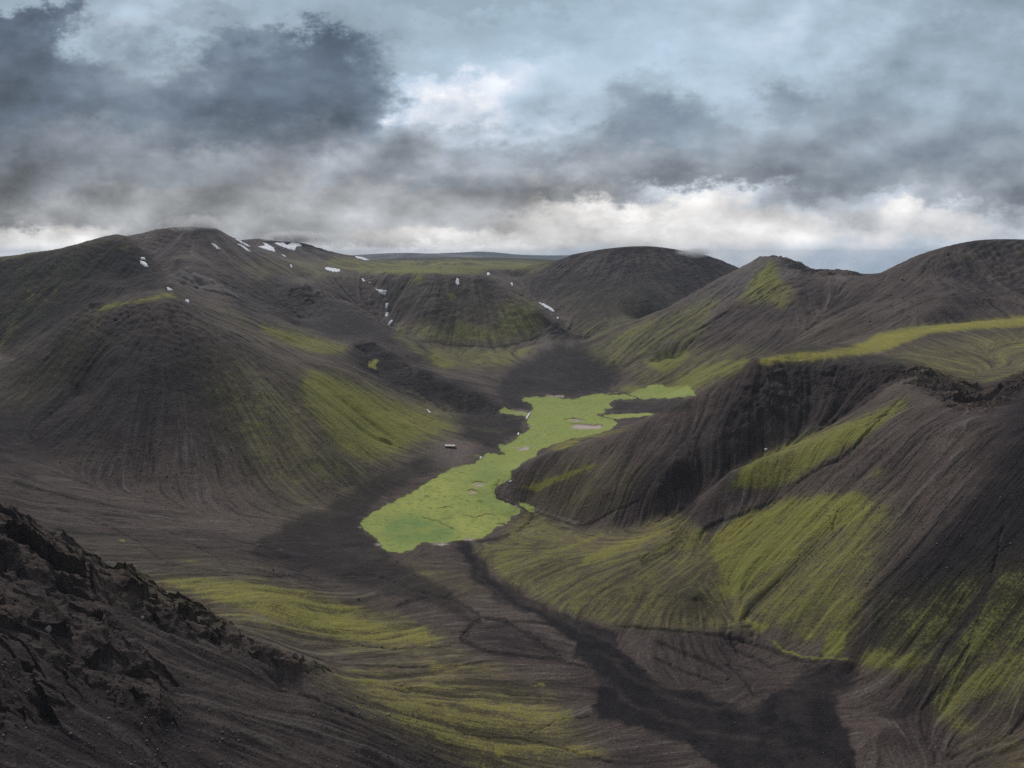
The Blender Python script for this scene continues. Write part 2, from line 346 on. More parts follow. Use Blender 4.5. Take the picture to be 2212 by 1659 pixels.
# green spine and the big slope on the right
P('green_slope', (1965,812,535),(1962,835,505),(1958,860,486),(1880,900,478),(1800,935,476),(1700,974,475),(1640,995,475),(1580,1022,474),(1520,1070,474),(1470,1112,472),(1435,1142,470))
P('green_slope', (1985,880,466),(1900,930,460),(1830,985,453),(1760,1015,454),(1704,1043,455),(1620,1085,455),(1560,1120,455),(1530,1180,438))
facet('green_slope', lambda x, y: np.maximum(.65 * (.89 * (x - 133) + .45 * (y - 365)) + 2, 1), 1560, 2330, 930, 1500, 50,
      [(1545,1195),(1704,1065),(1830,1005),(1910,950),(1990,905),(2060,900),(2130,905),(2212,870),(2340,850),(2340,1490),(2212,1520),(2100,1490),(2000,1440),(1850,1385),(1700,1350),(1640,1330),(1590,1290)])
P('dark_slope', (2100,930,423),(2212,900,415),(2320,880,405)); 
F('green_slope', (1600,1345,2),(1650,1364,1.5),(1700,1386,1),(1740,1400,3),(1780,1413,4.3),(1820,1421,6),(1855,1426,7.7),(1890,1440,8.4))
P('dark_slope', (2060,882,458),(2130,887,452),(2180,855,475),(2212,840,485),(2300,820,500))
P('dark_slope', (2330,1560,255),(2330,1659,235))
F('dark_slope', (1900,1462,7),(1940,1478,8),(1980,1500,8),(2040,1530,7),(2100,1560,8),(2212,1560,14),(2212,1650,8),(2050,1640,-1))
# near slope on the left with its crags
P('near_slope', (0,1010,470),(40,1010,462)); P('near_slope', (60,1060,440),(150,1095,432),(250,1120,428),(370,1148,425),(470,1165,430),(560,1190,425))
P('near_slope', (90,1135,385),(200,1188,372),(290,1230,352),(380,1262,340),(480,1288,332),(600,1300,335)); 
F('near_slope', (700,1330,16),(800,1350,9),(900,1345,4),(950,1390,5),(850,1410,13),(650,1390,27),(1000,1450,7),(900,1480,16),(1100,1530,4),(1200,1600,0),(1300,1640,-2),
  (750,1470,31),(600,1480,46),(900,1590,22),(750,1590,36),(600,1600,50),(1050,1620,10),(1150,1659,4),(450,1500,62),(450,1640,60),(900,1650,22),(750,1659,38))
P('crag_slope', (-60,1090,262),(0,1112,260),(60,1135,259),(110,1165,257),(170,1200,256),(240,1240,255),(290,1255,256),(340,1290,255),(400,1318,254),(450,1345,253),(500,1368,252),(560,1400,251),(650,1440,250))
H('crag_slope', (0,300,76),(100,300,70),(200,300,62),(300,300,52),(400,295,46))
P('crag_slope', (0,1200,232),(0,1320,203),(0,1450,178),(0,1570,160),(0,1659,150)); P('crag_slope', (150,1260,234),(200,1400,210),(150,1550,177),(150,1659,163)); P('crag_slope', (300,1350,230),(370,1480,210),(330,1560,190),(300,1659,176))
# ground nobody sees, so that the land goes on outside the picture
H('near_slope', (-500,200,120),(-500,130,115),(1106,120,15),(1106,180,0),(1700,120,20),(1700,200,2),(2212,150,30),(2600,200,60),(0,80,110),(1106,70,40),(2212,70,40),(-500,70,120),(2700,120,60))
H('cone_hill', (-500,500,110),(-500,700,150)); H('rear_hill', (-500,1100,200),(-500,1300,170)); H('snowy_mountain', (-500,1800,190),(-500,2300,170),(0,1700,190),(0,2300,170))
H('dark_slope', (2700,350,100),(2700,450,130)); H('bluff', (2700,700,150)); H('right_hill', (2700,1200,230),(2700,1700,160),(2300,2300,110),(2700,2300,120))
H('far_land', (1400,3200,70),(1700,3200,50),(2000,3200,50),(2500,3200,60),(-400,3500,110),(200,3500,110),(500,4200,90))
for X in range(-500, 1301, 300): H('far_land', (X,5400,20),(X,8000,5),(X,18000,-60),(X,45000,-160))
for X in range(1450, 2851, 200): H('far_land', (X,5400,-60),(X,8000,-190),(X,18000,-700),(X,45000,-1700))
P('distant_mountains', (740,566,9000),(780,562,9000),(820,553,9000),(845,554,9000),(870,557,9000),(895,554,9000),(925,553,9000),(970,546,12000),(1000,545,12000),(1035,543,12000),(1070,545,12000),(1120,550,12000),(1180,552,12500),(1240,551,12500),(1300,549,12500),(1400,553,12500))
H('distant_mountains', (780,7200,20),(900,7200,20),(1000,9500,10),(1150,9500,10),(1300,10000,10),(850,14000,10),(1000,15500,20),(1200,15500,20))

PT = np.array(PTS); rid = PT[:, 3].astype(int)
NUc, NSc = 800, 900
S0, S1 = math.log(34.0), math.log(24000.0)
U0, U1 = -1.32, 1.32
def kern(d2): return np.sqrt(d2 + 0.004 ** 2)
PT[:, 1] += 0
def solve(P_):
    d2 = (P_[:, None, 0] - P_[None, :, 0]) ** 2 + (P_[:, None, 1] - P_[None, :, 1]) ** 2
    A = kern(d2) ; n = len(P_)
    A[np.diag_indices(n)] -= 0.0003
    B = np.zeros((n + 3, n + 3)); B[:n, :n] = A; B[:n, n] = 1; B[:n, n + 1] = P_[:, 0]; B[:n, n + 2] = P_[:, 1]; B[n:, :n] = B[:n, n:].T
    rhs = np.zeros(n + 3); rhs[:n] = P_[:, 2]
    return np.linalg.solve(B, rhs)
Wt = solve(PT)
uc = np.linspace(U0, U1, NUc); 
sc_ = np.concatenate([np.linspace(S0, math.log(4200), int(NSc * .88), endpoint=False), np.linspace(math.log(4200), S1, NSc - int(NSc * .88))])
Qc = np.empty((NSc, NUc), np.float32); Rc = np.empty((NSc, NUc), np.int16)
for i in range(NSc):
    d2 = (uc[:, None] - PT[None, :, 0]) ** 2 + (sc_[i] - PT[None, :, 1]) ** 2
    Qc[i] = kern(d2) @ Wt[:-3] + Wt[-3] + Wt[-2] * uc + Wt[-1] * sc_[i]
print('survey points', len(PT), 't', round(time.time() - T0, 1))

# ---- fine grid
NU = int(1860 * QUAL)
def rows():
    a = np.linspace(S0, math.log(140), int(90 * QUAL), endpoint=False)
    b = np.linspace(math.log(140), math.log(1250), int(1500 * QUAL), endpoint=False)
    c = np.linspace(math.log(1250), math.log(2400), int(560 * QUAL), endpoint=False)
    d = np.linspace(math.log(2400), math.log(24000), int(170 * QUAL))
    return np.concatenate([a, b, c, d])
sf = rows(); NS = len(sf); uf = np.linspace(U0, U1, NU)
def bicubic_rows(A, x):      # Catmull-Rom along axis 0 at fractional rows x
    n = A.shape[0]; i = np.clip(np.floor(x).astype(int), 0, n - 2); t = (x - i)[:, None].astype(np.float32)
    a, b, c, d = A[np.clip(i - 1, 0, n - 1)], A[i], A[i + 1], A[np.clip(i + 2, 0, n - 1)]
    return b + 0.5 * t * (c - a + t * (2 * a - 5 * b + 4 * c - d + t * (3 * (b - c) + d - a)))
Q = bicubic_rows(Qc, np.interp(sf, sc_, np.arange(NSc)))
Q = bicubic_rows(Q.T.copy(), np.interp(uf, uc, np.arange(NUc))).T.copy().astype(np.float32)
Uf = np.broadcast_to(uf[None, :], (NS, NU)).astype(np.float32); Sf = np.broadcast_to(sf[:, None], (NS, NU)).astype(np.float32)
Yw = np.exp(Sf); Xw = Uf * Yw
Z = CAMH + Q * Yw
# the valley bottom is level
Z = np.where((Yw > 150) & (Yw < 1200), np.maximum(Z, -6.0), Z).astype(np.float32)

# ---- noise
def smooth(a, b, x):
    t = np.clip((x - a) / (b - a), 0, 1); return t * t * (3 - 2 * t)
PERM = rng.permutation(4096).astype(np.int32)
GRAD = rng.uniform(0, 2 * math.pi, 4096); GX = np.cos(GRAD).astype(np.float32); GY = np.sin(GRAD).astype(np.float32)
def perlin(x, y):
    xi = np.floor(x).astype(np.int32); yi = np.floor(y).astype(np.int32); xf = (x - xi).astype(np.float32); yf = (y - yi).astype(np.float32)
    u = xf * xf * xf * (xf * (xf * 6 - 15) + 10); v = yf * yf * yf * (yf * (yf * 6 - 15) + 10)
    def g(i, j, dx, dy):
        h = PERM[(PERM[(xi + i) & 4095] + yi + j) & 4095]; return GX[h] * dx + GY[h] * dy
    a = g(0, 0, xf, yf); b = g(1, 0, xf - 1, yf); c = g(0, 1, xf, yf - 1); d = g(1, 1, xf - 1, yf - 1)
    return ((a + u * (b - a)) * (1 - v) + (c + u * (d - c)) * v) * 1.5
def fbm(x, y, n, gain=.5, ridge=False):
    t = 0; a = 1.0; f = 1.0; tot = 0
    for k in range(n):
        p = perlin(x * f + 17.3 * k, y * f - 9.1 * k)
        if ridge: p = 1 - 2 * np.abs(p)
        t = t + a * p; tot += a; a *= gain; f *= 2.03
    return (t / tot).astype(np.float32)

def gradient(Z):
    """world-space slope of the sheet"""
    du = (uf[1] - uf[0]); ds = np.gradient(sf)[:, None].astype(np.float32)
    Zu = np.gradient(Z, axis=1) / du; Zs = np.gradient(Z, axis=0) / ds
    gx = Zu / Yw; gy = (Zs - Uf * Zu) / Yw
    return gx.astype(np.float32), gy.astype(np.float32)

# ---- visible surface, for reading marks off the view onto the land
def visible_table(Z):
    q = (Z - CAMH) / Yw
    return np.maximum.accumulate(q, axis=0), q
def depth_at(X, Y, cm):
    u, q = pix_uq(X, Y); u = np.asarray(u).ravel(); q = np.asarray(q).ravel(); out = np.empty(len(u))
    j = np.clip(np.rint(np.interp(u, uf, np.arange(NU))).astype(int), 0, NU - 1)
    for jj in np.unique(j):
        m = j == jj; col = cm[:, jj]; i = np.searchsorted(col, q[m]); ic = np.clip(i, 1, NS - 1)
        a, b = col[ic - 1], col[ic]; t = np.where(b > a, (q[m] - a) / np.maximum(b - a, 1e-9), 0)
        y = np.exp(sf[ic - 1] + np.clip(t, 0, 1) * (sf[ic] - sf[ic - 1])); y[i >= NS] = np.inf; out[m] = y
    return out

# ---- marks, drawn in the 2212 x 1659 frame of the survey and laid on the visible land
RW, RH = 2212 + 400, 1659 + 300; RX, RY = 200, 100      # margins round the frame
def inpoly(poly, x0, y0, w, h):
    X = x0 + np.arange(w)[None, :] + .5; Y = y0 + np.arange(h)[:, None] + .5
    ins = np.zeros((h, w), bool); p = np.array(poly, float)
    for (ax, ay), (bx, by) in zip(p, np.roll(p, -1, axis=0)):
        if ay == by: continue
        c = ((ay > Y) != (by > Y)) & (X < (bx - ax) * (Y - ay) / (by - ay) + ax); ins ^= c
    return ins
def blur(a, r):
    r = int(r)
    if r < 1: return a
    for ax in (0, 1, 0, 1):
        c = np.cumsum(np.pad(a, [(r + 1, r) if k == ax else (0, 0) for k in (0, 1)], mode='edge'), axis=ax)
        n = a.shape[ax]; hi = np.take(c, np.arange(2 * r + 1, 2 * r + 1 + n), axis=ax); lo = np.take(c, np.arange(0, n), axis=ax)
        a = (hi - lo) / (2 * r + 1)
    return a
LAY = {k: np.zeros((RH, RW), np.float32) for k in ('moss', 'yel', 'dark', 'meadow', 'pale', 'carve', 'crag', 'fresh')}
def conv(pts, frame):
    k = {'P': (1, 0, 0), '1': (.36, 0, 424.7), '2': (.36, 707.8, 460.1), '3': (.36, 1415.7, 460.1), '4': (.32, 752, 796.3), '5': (.36, 0, 1061.8), '6': (.36, 707.8, 1061.8), '7': (.36, 1415.7, 1061.8)}[frame]
    return [(x * k[0] + k[1], y * k[0] + k[2]) for x, y in pts]
def paint(layers, poly, frame='P', soft=4, mode='max'):
    p = np.array(conv(poly, frame)) + [RX, RY]; s = int(soft * 2 + 3)
    x0, y0 = np.maximum(np.floor(p.min(0)).astype(int) - s, 0); x1 = min(int(p[:, 0].max()) + s + 1, RW); y1 = min(int(p[:, 1].max()) + s + 1, RH)
    m = blur(inpoly(p, x0, y0, x1 - x0, y1 - y0).astype(np.float32), soft)
    put(layers, m, x0, y0, mode)
def put(layers, m, x0, y0, mode='max'):
    h, w = m.shape
    for k, v in layers.items():
        A = LAY[k][y0:y0 + h, x0:x0 + w]
        if k == 'yel': A[:] = A * (1 - m) + v * m
        elif v < 0: A[:] = A * (1 - m * -v)
        else: A[:] = np.maximum(A, m * v)
def stroke(layers, pts, frame='P', w=3, w2=None, soft=1):
    p = conv(pts, frame); w2 = w if w2 is None else w2
    # smooth the line
    q = np.array(p); t = np.arange(len(q)); tt = np.linspace(0, len(q) - 1, (len(q) - 1) * 8 + 1)
    def cr(v):
        i = np.clip(tt.astype(int), 0, len(v) - 2); f = tt - i; a = v[np.clip(i - 1, 0, len(v) - 1)]; b = v[i]; c = v[i + 1]; d = v[np.clip(i + 2, 0, len(v) - 1)]
        return b + .5 * f * (c - a + f * (2 * a - 5 * b + 4 * c - d + f * (3 * (b - c) + d - a)))
    sx, sy = cr(q[:, 0]), cr(q[:, 1])
    x0, y0 = int(sx.min() + RX - w - 6), int(sy.min() + RY - w - 6); x1, y1 = int(sx.max() + RX + w + 6), int(sy.max() + RY + w + 6)
    x0, y0 = max(x0, 0), max(y0, 0); x1, y1 = min(x1, RW), min(y1, RH)
    X = x0 + np.arange(x1 - x0)[None, :] - RX; Y = y0 + np.arange(y1 - y0)[:, None] - RY
    m = np.zeros((y1 - y0, x1 - x0), np.float32)
    for k in range(len(sx) - 1):
        ax, ay, bx, by = sx[k], sy[k], sx[k + 1], sy[k + 1]; L2 = (bx - ax) ** 2 + (by - ay) ** 2 + 1e-9
        t = np.clip(((X - ax) * (bx - ax) + (Y - ay) * (by - ay)) / L2, 0, 1); f = (k + t) / (len(sx) - 1)
        d = np.hypot(X - ax - t * (bx - ax), Y - ay - t * (by - ay)); ww = (w + (w2 - w) * f) / 2 * np.clip(np.minimum(f, 1 - f) * 7 + .25, 0, 1)
        m = np.maximum(m, 1 - smooth(ww - soft, ww + soft, d))
    put(layers, m, x0, y0)

# dark sand and wet ground, plus corner darkening painted on the near slope
paint({'dark': .85}, [(1050,1000),(1110,930),(1250,860),(1400,760),(1560,830),(1800,930),(1700,1000),(1700,1080),(1490,1110),(1280,1090),(1150,1120),(1230,1150),(1200,1190),(1060,1150),(1000,1080)], '2', 8)
paint({'dark': .8}, [(1480,800),(1560,720),(1400,760),(1300,730),(1290,690),(1385,640),(1400,690),(1480,740),(1560,800)], '2', 4)
paint({'dark': .8}, [(1050,1190),(1200,1220),(1180,1270),(1140,1330),(1040,1390),(1000,1410),(880,1390),(780,1330),(840,1300),(740,1210),(880,1220)], '2', 4)
paint({'dark': .7}, [(1690,1140),(1760,1115),(2212,1110),(2180,1160),(1960,1205),(1740,1205),(1620,1195)], '2', 4)
paint({'dark': .75}, [(560,1165),(640,1125),(700,1090),(760,1060),(830,1020),(900,990),(985,960),(1000,975),(960,1010),(860,1055),(800,1095),(778,1120),(792,1150),(838,1175),(850,1210),(960,1270),(1040,1345),(1020,1350),(920,1300),(860,1290),(740,1262),(620,1225),(540,1195)], 'P', 6)
paint({'dark': .55}, [(-100,1050),(60,1130),(250,1250),(450,1340),(650,1440),(900,1520),(1150,1600),(1250,1700),(-100,1800)], 'P', 40)  # vignette darkening put into the near slope's colour, bottom left
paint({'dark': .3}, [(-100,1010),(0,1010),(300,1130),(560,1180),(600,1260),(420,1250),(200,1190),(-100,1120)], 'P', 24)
paint({'dark': 1}, [(780,300),(800,288),(865,290),(880,370),(980,490),(1150,610),(1350,710),(1500,780),(1640,815),(1740,835),(1760,960),(1900,1060),(1966,1170),(2216,1200),(2466,1290),(2566,1280),(2706,1180),(2816,1170),(3046,1200),(3056,1320),(3146,1500),(3190,1720),(2420,1720),(2212,1560),(2000,1450),(1650,1370),(1600,1290),(1650,1150),(1560,1050),(1480,980),(1480,900),(1330,790),(1180,720),(1000,640),(890,540),(830,400),(770,330)], '6', 4)
for pts, w, w2 in (([(1700,900),(1900,1000),(2100,1100),(2300,1160),(2500,1150)], 5, 3), ([(1650,980),(1850,1130),(2050,1230),(2300,1300),(2600,1300)], 4, 4), ([(1620,1100),(1800,1250),(2000,1350),(2300,1450),(2600,1500)], 3, 5), ([(1000,520),(1150,640),(1350,740),(1550,830),(1700,900)], 4, 3), ([(900,420),(960,560),(1100,680),(1300,770)], 3, 2)): stroke({'dark': -.35}, pts, '6', w * 3, w2 * 3, 5)
paint({'dark': .45}, [(1100,790),(1300,880),(1480,980),(1400,1000),(1250,990),(900,910),(830,880)], '6', 12)
paint({'dark': .35}, [(-100,850),(200,862),(600,890),(900,1010),(1200,1030),(1180,1190),(900,1200),(500,1280),(0,1160)], '7', 10)
paint({'dark': .9}, [(900,1010),(1210,1020),(1210,1100),(1180,1190),(1000,1250),(800,1170),(850,1080)], '7', 10)
for pts, fr, w, w2 in (
    ([(0,510),(200,498),(330,520),(500,590),(650,625),(740,645),(850,700),(915,755),(860,810),(800,880),(870,920),(1000,965),(1250,995),(1400,1010),(1560,1060)], '6', 5, 8),
    ([(930,755),(1060,780),(1200,860),(1400,990)], '6', 6, 10),
    ([(410,690),(470,665),(560,640),(640,632),(740,640)], '6', 6, 6),
    ([(1330,1352),(1500,1364),(1600,1383),(1650,1400),(1720,1424),(1790,1432)], 'P', 6, 9),
    ([(1010,750),(985,810),(1010,870),(1090,905)], '4', 6, 4),
    ([(1255,955),(1250,1000),(1180,1075),(1080,1125),(950,1155),(850,1168)], '4', 5, 4),
    ([(1090,905),(1160,935),(1200,965),(1255,950)], '4', 3, 3),
    ([(0,895),(150,960),(350,1040),(440,1100),(430,1130)], '7', 9, 4),
    ([(440,880),(500,960),(620,1010),(740,1080)], '7', 5, 5), ([(430,1040),(520,1110),(600,1230)], '7', 9, 6), ([(0,1000),(200,1090),(420,1160)], '7', 7, 3),
    ([(750,30),(560,130),(400,185),(310,225),(270,300)], '7', 8, 10), ([(1500,1080),(1330,1250),(1150,1450),(1000,1530),(800,1640)], '3', 5, 6),
    ([(640,1150),(760,1185),(900,1200),(1500,1250)], '6', 3, 1.5), ([(0,1225),(240,1290),(500,1380),(850,1450),(1100,1470),(1250,1505),(1500,1570),(1750,1640)], '6', 2, 4),
    ([(1200,1460),(1320,1410),(1400,1370),(1600,1350)], '6', 2, 2), ([(0,1030),(300,1050),(700,1050),(1000,1010)], '6', 2.5, 1.5), ([(400,1165),(520,1200)], '6', 6, 2),
    ([(0,900),(300,940),(620,935),(740,925)], '6', 2, 1.5),
    ([(1060,230),(1100,110)], '7', 3, 3), ([(1600,750),(1250,560)], '7', 2, 2),
    ([(2100,150),(1980,650),(1850,1000),(1600,1300)], '7', 6, 16),
    
    ([(545,775),(700,780),(900,800),(1040,803),(1200,760),(1310,700)], '2', 3, 4),
    ([(450,990),(740,1210),(930,1240),(1050,1150)], '2', 3, 3), ([(1700,600),(1650,700),(1500,760)], '2', 2, 2),
    ([(1150,80),(1500,200),(1700,130),(1900,30)], '6', 4, 3), ([(2212,60),(2080,180),(2110,290),(1950,380),(1900,430)], '6', 16, 22),
    ([(500,140),(900,210),(1200,270),(1500,300),(1900,300)], '5', 3, 1), ([(200,60),(700,230),(1000,420),(1300,490)], '5', 3, 1), ([(1100,290),(1250,360),(1390,470)], '5', 2.5, 2), ([(850,430),(1400,480),(1900,520),(2212,520)], '5', 2, 2)):
    stroke({'dark': .75, 'carve': 1}, pts, fr, w, w2, 1.6)
# dark hill and cliff faces, some with their shade painted into the colour
paint({'dark': .85, 'fresh': .5}, [(180,780),(230,765),(290,765),(370,840),(480,905),(740,1010),(1060,1130),(1030,1190),(900,1230),(800,1200),(600,1100),(420,1060),(250,960),(150,880),(120,850)], '2', 10)
paint({'dark': .55, 'fresh': .9}, [(640,905),(900,905),(1200,890),(1500,900),(1510,980),(1340,1100),(1150,1230),(900,1330),(660,1410),(520,1500),(350,1620),(0,1700),(-150,1750),(-180,1600),(100,1330),(330,1230),(450,1100),(600,980)], '3', 9)
paint({'dark': .95}, [(1200,700),(1350,560),(1700,200),(1900,0),(2212,-700),(2500,-600),(2500,1100),(2100,940),(1900,1050),(1600,1300),(1800,1000),(1480,960),(1230,960),(1180,1010),(1160,800)], '7', 30)  # shade of the left-facing slope put into its colour
paint({'dark': .35}, [(1550,600),(1620,560),(1750,700),(1850,800),(1700,780),(1600,700)], '1', 30)
paint({'dark': .75}, [(-60,1250),(60,1330),(300,1420),(450,1500),(700,1560),(1200,1659),(1700,1700),(1700,1800),(-100,1800)], '5', 60)  # more corner darkening painted into slope and crags towards the bottom edge
paint({'dark': .35, 'fresh': .3}, [(400,450),(800,380),(960,340),(1100,520),(900,640),(820,600),(700,650),(500,620),(350,640)], '2', 14)
paint({'dark': .95}, [(-150,560),(100,538),(270,518),(325,556),(350,588),(375,625),(280,636),(190,655),(100,718),(-150,830)], 'P', 14)  # shade on the rear hill's face, painted into the ground colour
paint({'dark': .75}, [(120,760),(230,690),(380,680),(500,800),(560,900),(520,960),(400,900),(300,960),(120,1000),(-100,1060),(-100,860)], 'P', 40)
paint({'dark': .3}, [(-100,1050),(200,1080),(420,1160),(380,1200),(200,1180),(-100,1110)], 'P', 20)
paint({'dark': .7}, [(504,659),(540,626),(583,585),(640,612),(708,648),(755,662),(816,700),(859,728),(905,752),(960,800),(880,780),(845,755),(809,735),(773,741),(748,735),(680,722),(600,690)], 'P', 7)  # shaded face of the spur below its crest, painted darker
paint({'dark': .3}, [(480,600),(600,660),(700,700),(700,735),(620,705),(560,685),(480,640)], 'P', 10)
paint({'dark': .5}, [(1180,600),(1400,545),(1600,600),(1450,660),(1340,700),(1250,690)], 'P', 30)
# moss
def moss(v, y, pts, fr, soft=6): paint({'moss': v, 'yel': y}, pts, fr, soft)
moss(.40, .3, [(420,740),(600,790),(700,800),(860,860),(1000,905),(1010,930),(900,990),(700,1100),(600,1120),(500,1000),(440,860)], 'P', 50)
moss(.9, .4, [(640,800),(708,795),(860,860),(1010,908),(990,935),(900,955),(870,985),(800,1000),(740,990),(690,920),(640,860)], 'P', 22)
moss(.8, .5, [(180,682),(220,657),(300,643),(370,633),(385,642),(340,650),(290,655),(230,668)], 'P', 4)
moss(.3, .4, [(120,730),(180,682),(230,668),(230,700),(170,760),(110,800)], 'P', 14)
moss(.72, .4, [(560,700),(640,716),(750,745),(760,765),(700,770),(640,755),(560,722)], 'P', 8)
moss(.3, .3, [(430,640),(540,684),(560,722),(640,755),(600,765),(500,715)], 'P', 12)
moss(1, .6, [(240,885),(275,860),(300,870),(298,925),(250,930)], '2', 1)
moss(.5, .5, [(125,650),(200,580),(230,560),(200,620),(150,650)], '1', 4); moss(.5, .5, [(0,880),(60,760),(130,730),(60,850),(0,960),(-60,1000)], '1', 8)
moss(.55, .6, [(700,300),(780,295),(770,320),(710,320)], '1', 3); moss(.5, .2, [(0,360),(300,300),(650,258),(660,272),(300,330),(0,400)], '1', 3)
moss(.22, .3, [(0,420),(300,350),(700,300),(600,420),(300,700),(0,1000)], '1', 25)
moss(.62, .25, [(720,552),(760,558),(840,562),(1000,556),(1180,558),(1205,560),(1150,588),(1060,583),(1045,592),(1000,596),(860,597),(780,592),(700,572)], 'P', 4)
moss(.35, .15, [(420,560),(560,570),(640,560),(740,560),(780,590),(700,610),(600,590),(560,620),(500,560)], 'P', 12)
moss(.62, .22, [(450,720),(560,670),(700,680),(790,630),(860,640),(1000,690),(1010,560),(1120,470),(1250,540),(1330,640),(1310,710),(1200,755),(1000,797),(700,780),(540,770)], '2', 14)
moss(.28, .2, [(420,640),(560,560),(700,540),(850,520),(1050,430),(1150,480),(1300,660),(1200,760),(1000,800),(540,770)], '2', 30)
moss(.7, .3, [(505,390),(585,390),(575,440),(520,442)], '2', 6); moss(.8, .4, [(730,460),(765,470),(762,555),(738,540)], '2', 4)
moss(.55, .25, [(550,785),(700,785),(1000,805),(1250,800),(1240,850),(1160,870),(1100,930),(900,945),(650,950),(600,880)], '2', 8); moss(.75, .3, [(600,800),(650,830),(775,870),(775,940),(680,945),(610,890)], '2', 6)
moss(.5, .1, [(1400,600),(1500,640),(1700,620),(2000,560),(1700,740),(1600,790),(1480,720)], '2', 18); moss(.25, .1, [(1200,560),(1400,480),(1900,420),(2212,560),(1800,760),(1500,800)], '2', 40)
moss(.42, .25, [(1600,810),(1750,740),(2000,640),(2100,700),(2300,760),(2400,900),(2212,1080),(1900,1030),(1800,930)], '2', 20)
moss(.62, .3, [(1600,800),(1850,680),(2020,600),(1950,700),(1760,800),(1640,830)], '2', 8)
moss(.8, .3, [(-120,880),(0,850),(200,800),(240,860),(110,950),(60,990),(300,890),(480,860),(600,860),(500,960),(350,1010),(200,1095),(40,1115),(-100,1110),(-300,1040),(0,1030),(150,1000),(0,960)], '3', 8)
moss(.62, .35, [(450,555),(540,490),(600,400),(680,325),(720,330),(740,400),(845,445),(830,530),(770,600),(730,575),(700,545),(600,540)], '3', 7)
moss(.7, .6, [(330,550),(355,535),(362,560),(340,570)], '3', 2); moss(.45, .5, [(1850,240),(1900,235),(1910,270),(1870,275)], '3', 6); moss(.5, .5, [(2120,215),(2300,230),(2300,270),(2180,250)], '3', 5)
moss(.3, .3, [(600,860),(900,720),(1200,640),(1350,600),(1250,760),(1080,800),(870,815)], '3', 20)
moss(.95, .8, [(600,880),(700,850),(870,822),(1080,808),(1200,795),(1350,715),(1700,662),(2212,615),(2500,600),(2500,660),(2212,690),(1900,705),(1650,730),(1480,790),(1400,830),(1250,855),(1000,880),(800,895),(640,918)], '3', 5)
moss(.75, .7, [(2080,790),(2212,770),(2500,760),(2500,800),(2212,812),(2130,812)], '3', 4); moss(.45, .6, [(1300,850),(1500,790),(2212,680),(2500,700),(2500,960),(2212,965),(1850,1040),(1600,950)], '3', 12); moss(.6, .6, [(1850,1030),(2212,930),(2400,930),(2212,965),(1950,1030)], '3', 4)
moss(.8, .35, [(1400,1140),(1500,1100),(1550,1130),(1380,1260),(1200,1400),(1000,1500),(820,1620),(700,1659),(420,1665),(520,1520),(650,1430),(900,1340),(1150,1250)], '3', 10)
moss(.5, .5, [(1230,1600),(1340,1520),(1400,1560),(1290,1610)], '3', 6)
moss(.88, .35, [(320,300),(500,160),(750,50),(830,30),(1200,0),(1330,40),(1250,200),(1100,250),(900,320),(850,430),(600,540),(470,660),(350,620),(370,450),(320,380)], '7', 12)
moss(.95, .75, [(330,290),(450,195),(780,45),(815,60),(600,190),(480,290),(350,380)], '7', 8); moss(.9, .75, [(1060,220),(1120,120),(1330,40),(1290,140),(1160,230)], '7', 6)
moss(.62, .35, [(470,650),(900,400),(1100,420),(1300,500),(1200,700),(1050,840),(980,900),(880,890),(740,830),(560,760)], '7', 20)
moss(.95, .5, [(480,640),(560,720),(600,770),(740,790),(700,830),(620,850),(560,800),(470,690)], '7', 8); moss(.8, .85, [(860,850),(960,820),(970,890),(900,905)], '7', 6)
moss(.9, .1, [(1020,880),(1060,820),(1160,830),(1130,960),(1100,1000),(980,990),(1010,950)], '7', 5); moss(1, .3, [(640,860),(760,940),(900,990),(1200,1012),(1200,1022),(1000,1010),(860,995),(740,945)], '7', 1)
moss(.72, .15, [(1210,930),(1500,970),(1800,970),(1650,1060),(1500,1100),(1300,1090),(1215,1060)], '7', 12); moss(.38, .3, [(1250,700),(1500,600),(1800,600),(1850,800),(1700,980),(1230,960)], '7', 40)
moss(.66, .15, [(1640,1240),(1900,1050),(2100,950),(2400,850),(2400,1150),(1950,1260),(1800,1330),(2000,1400),(1850,1500),(1650,1330)], '7', 18); moss(.35, .4, [(1900,700),(2212,600),(2400,600),(2400,900),(2100,950),(1950,1000)], '7', 40)
moss(.4, .8, [(1600,1350),(2400,1400),(2400,1800),(2000,1700)], '7', 50)
moss(.76, .8, [(300,1236),(360,1242),(540,1253),(648,1271),(708,1292),(772,1307),(827,1321),(750,1335),(850,1348),(931,1350),(931,1368),(974,1386),(938,1397),(816,1397),(708,1379),(648,1357),(468,1307),(360,1263)], 'P', 10)
moss(.4, .6, [(200,1205),(360,1235),(560,1240),(700,1285),(860,1320),(1000,1390),(940,1410),(800,1410),(640,1370),(450,1310),(300,1262)], 'P', 16)
moss(.62, .75, [(1050,385),(1150,400),(1250,430),(1240,445),(1130,430)], '5', 6); moss(1, .8, [(715,290),(760,300),(755,312),(720,302)], '5', 1)
moss(.55, .8, [(590,1205),(700,1200),(900,1230),(1200,1262),(1420,1290),(1380,1350),(1250,1440),(1100,1460),(950,1430),(700,1370),(600,1310)], '6', 30); moss(.8, .9, [(590,1310),(700,1320),(850,1370),(950,1440),(800,1400),(690,1360)], '6', 8)
moss(1, .85, [(1195,1155),(1250,1155),(1300,1140),(1310,1175),(1230,1172)], '6', 2); moss(.55, .8, [(0,1060),(300,1070),(600,1090),(640,1130),(400,1120),(0,1085)], '6', 6); moss(.6, .65, [(560,1000),(900,1030),(1150,1040),(1000,1090),(640,1130),(480,1120),(600,1080)], '6', 10)
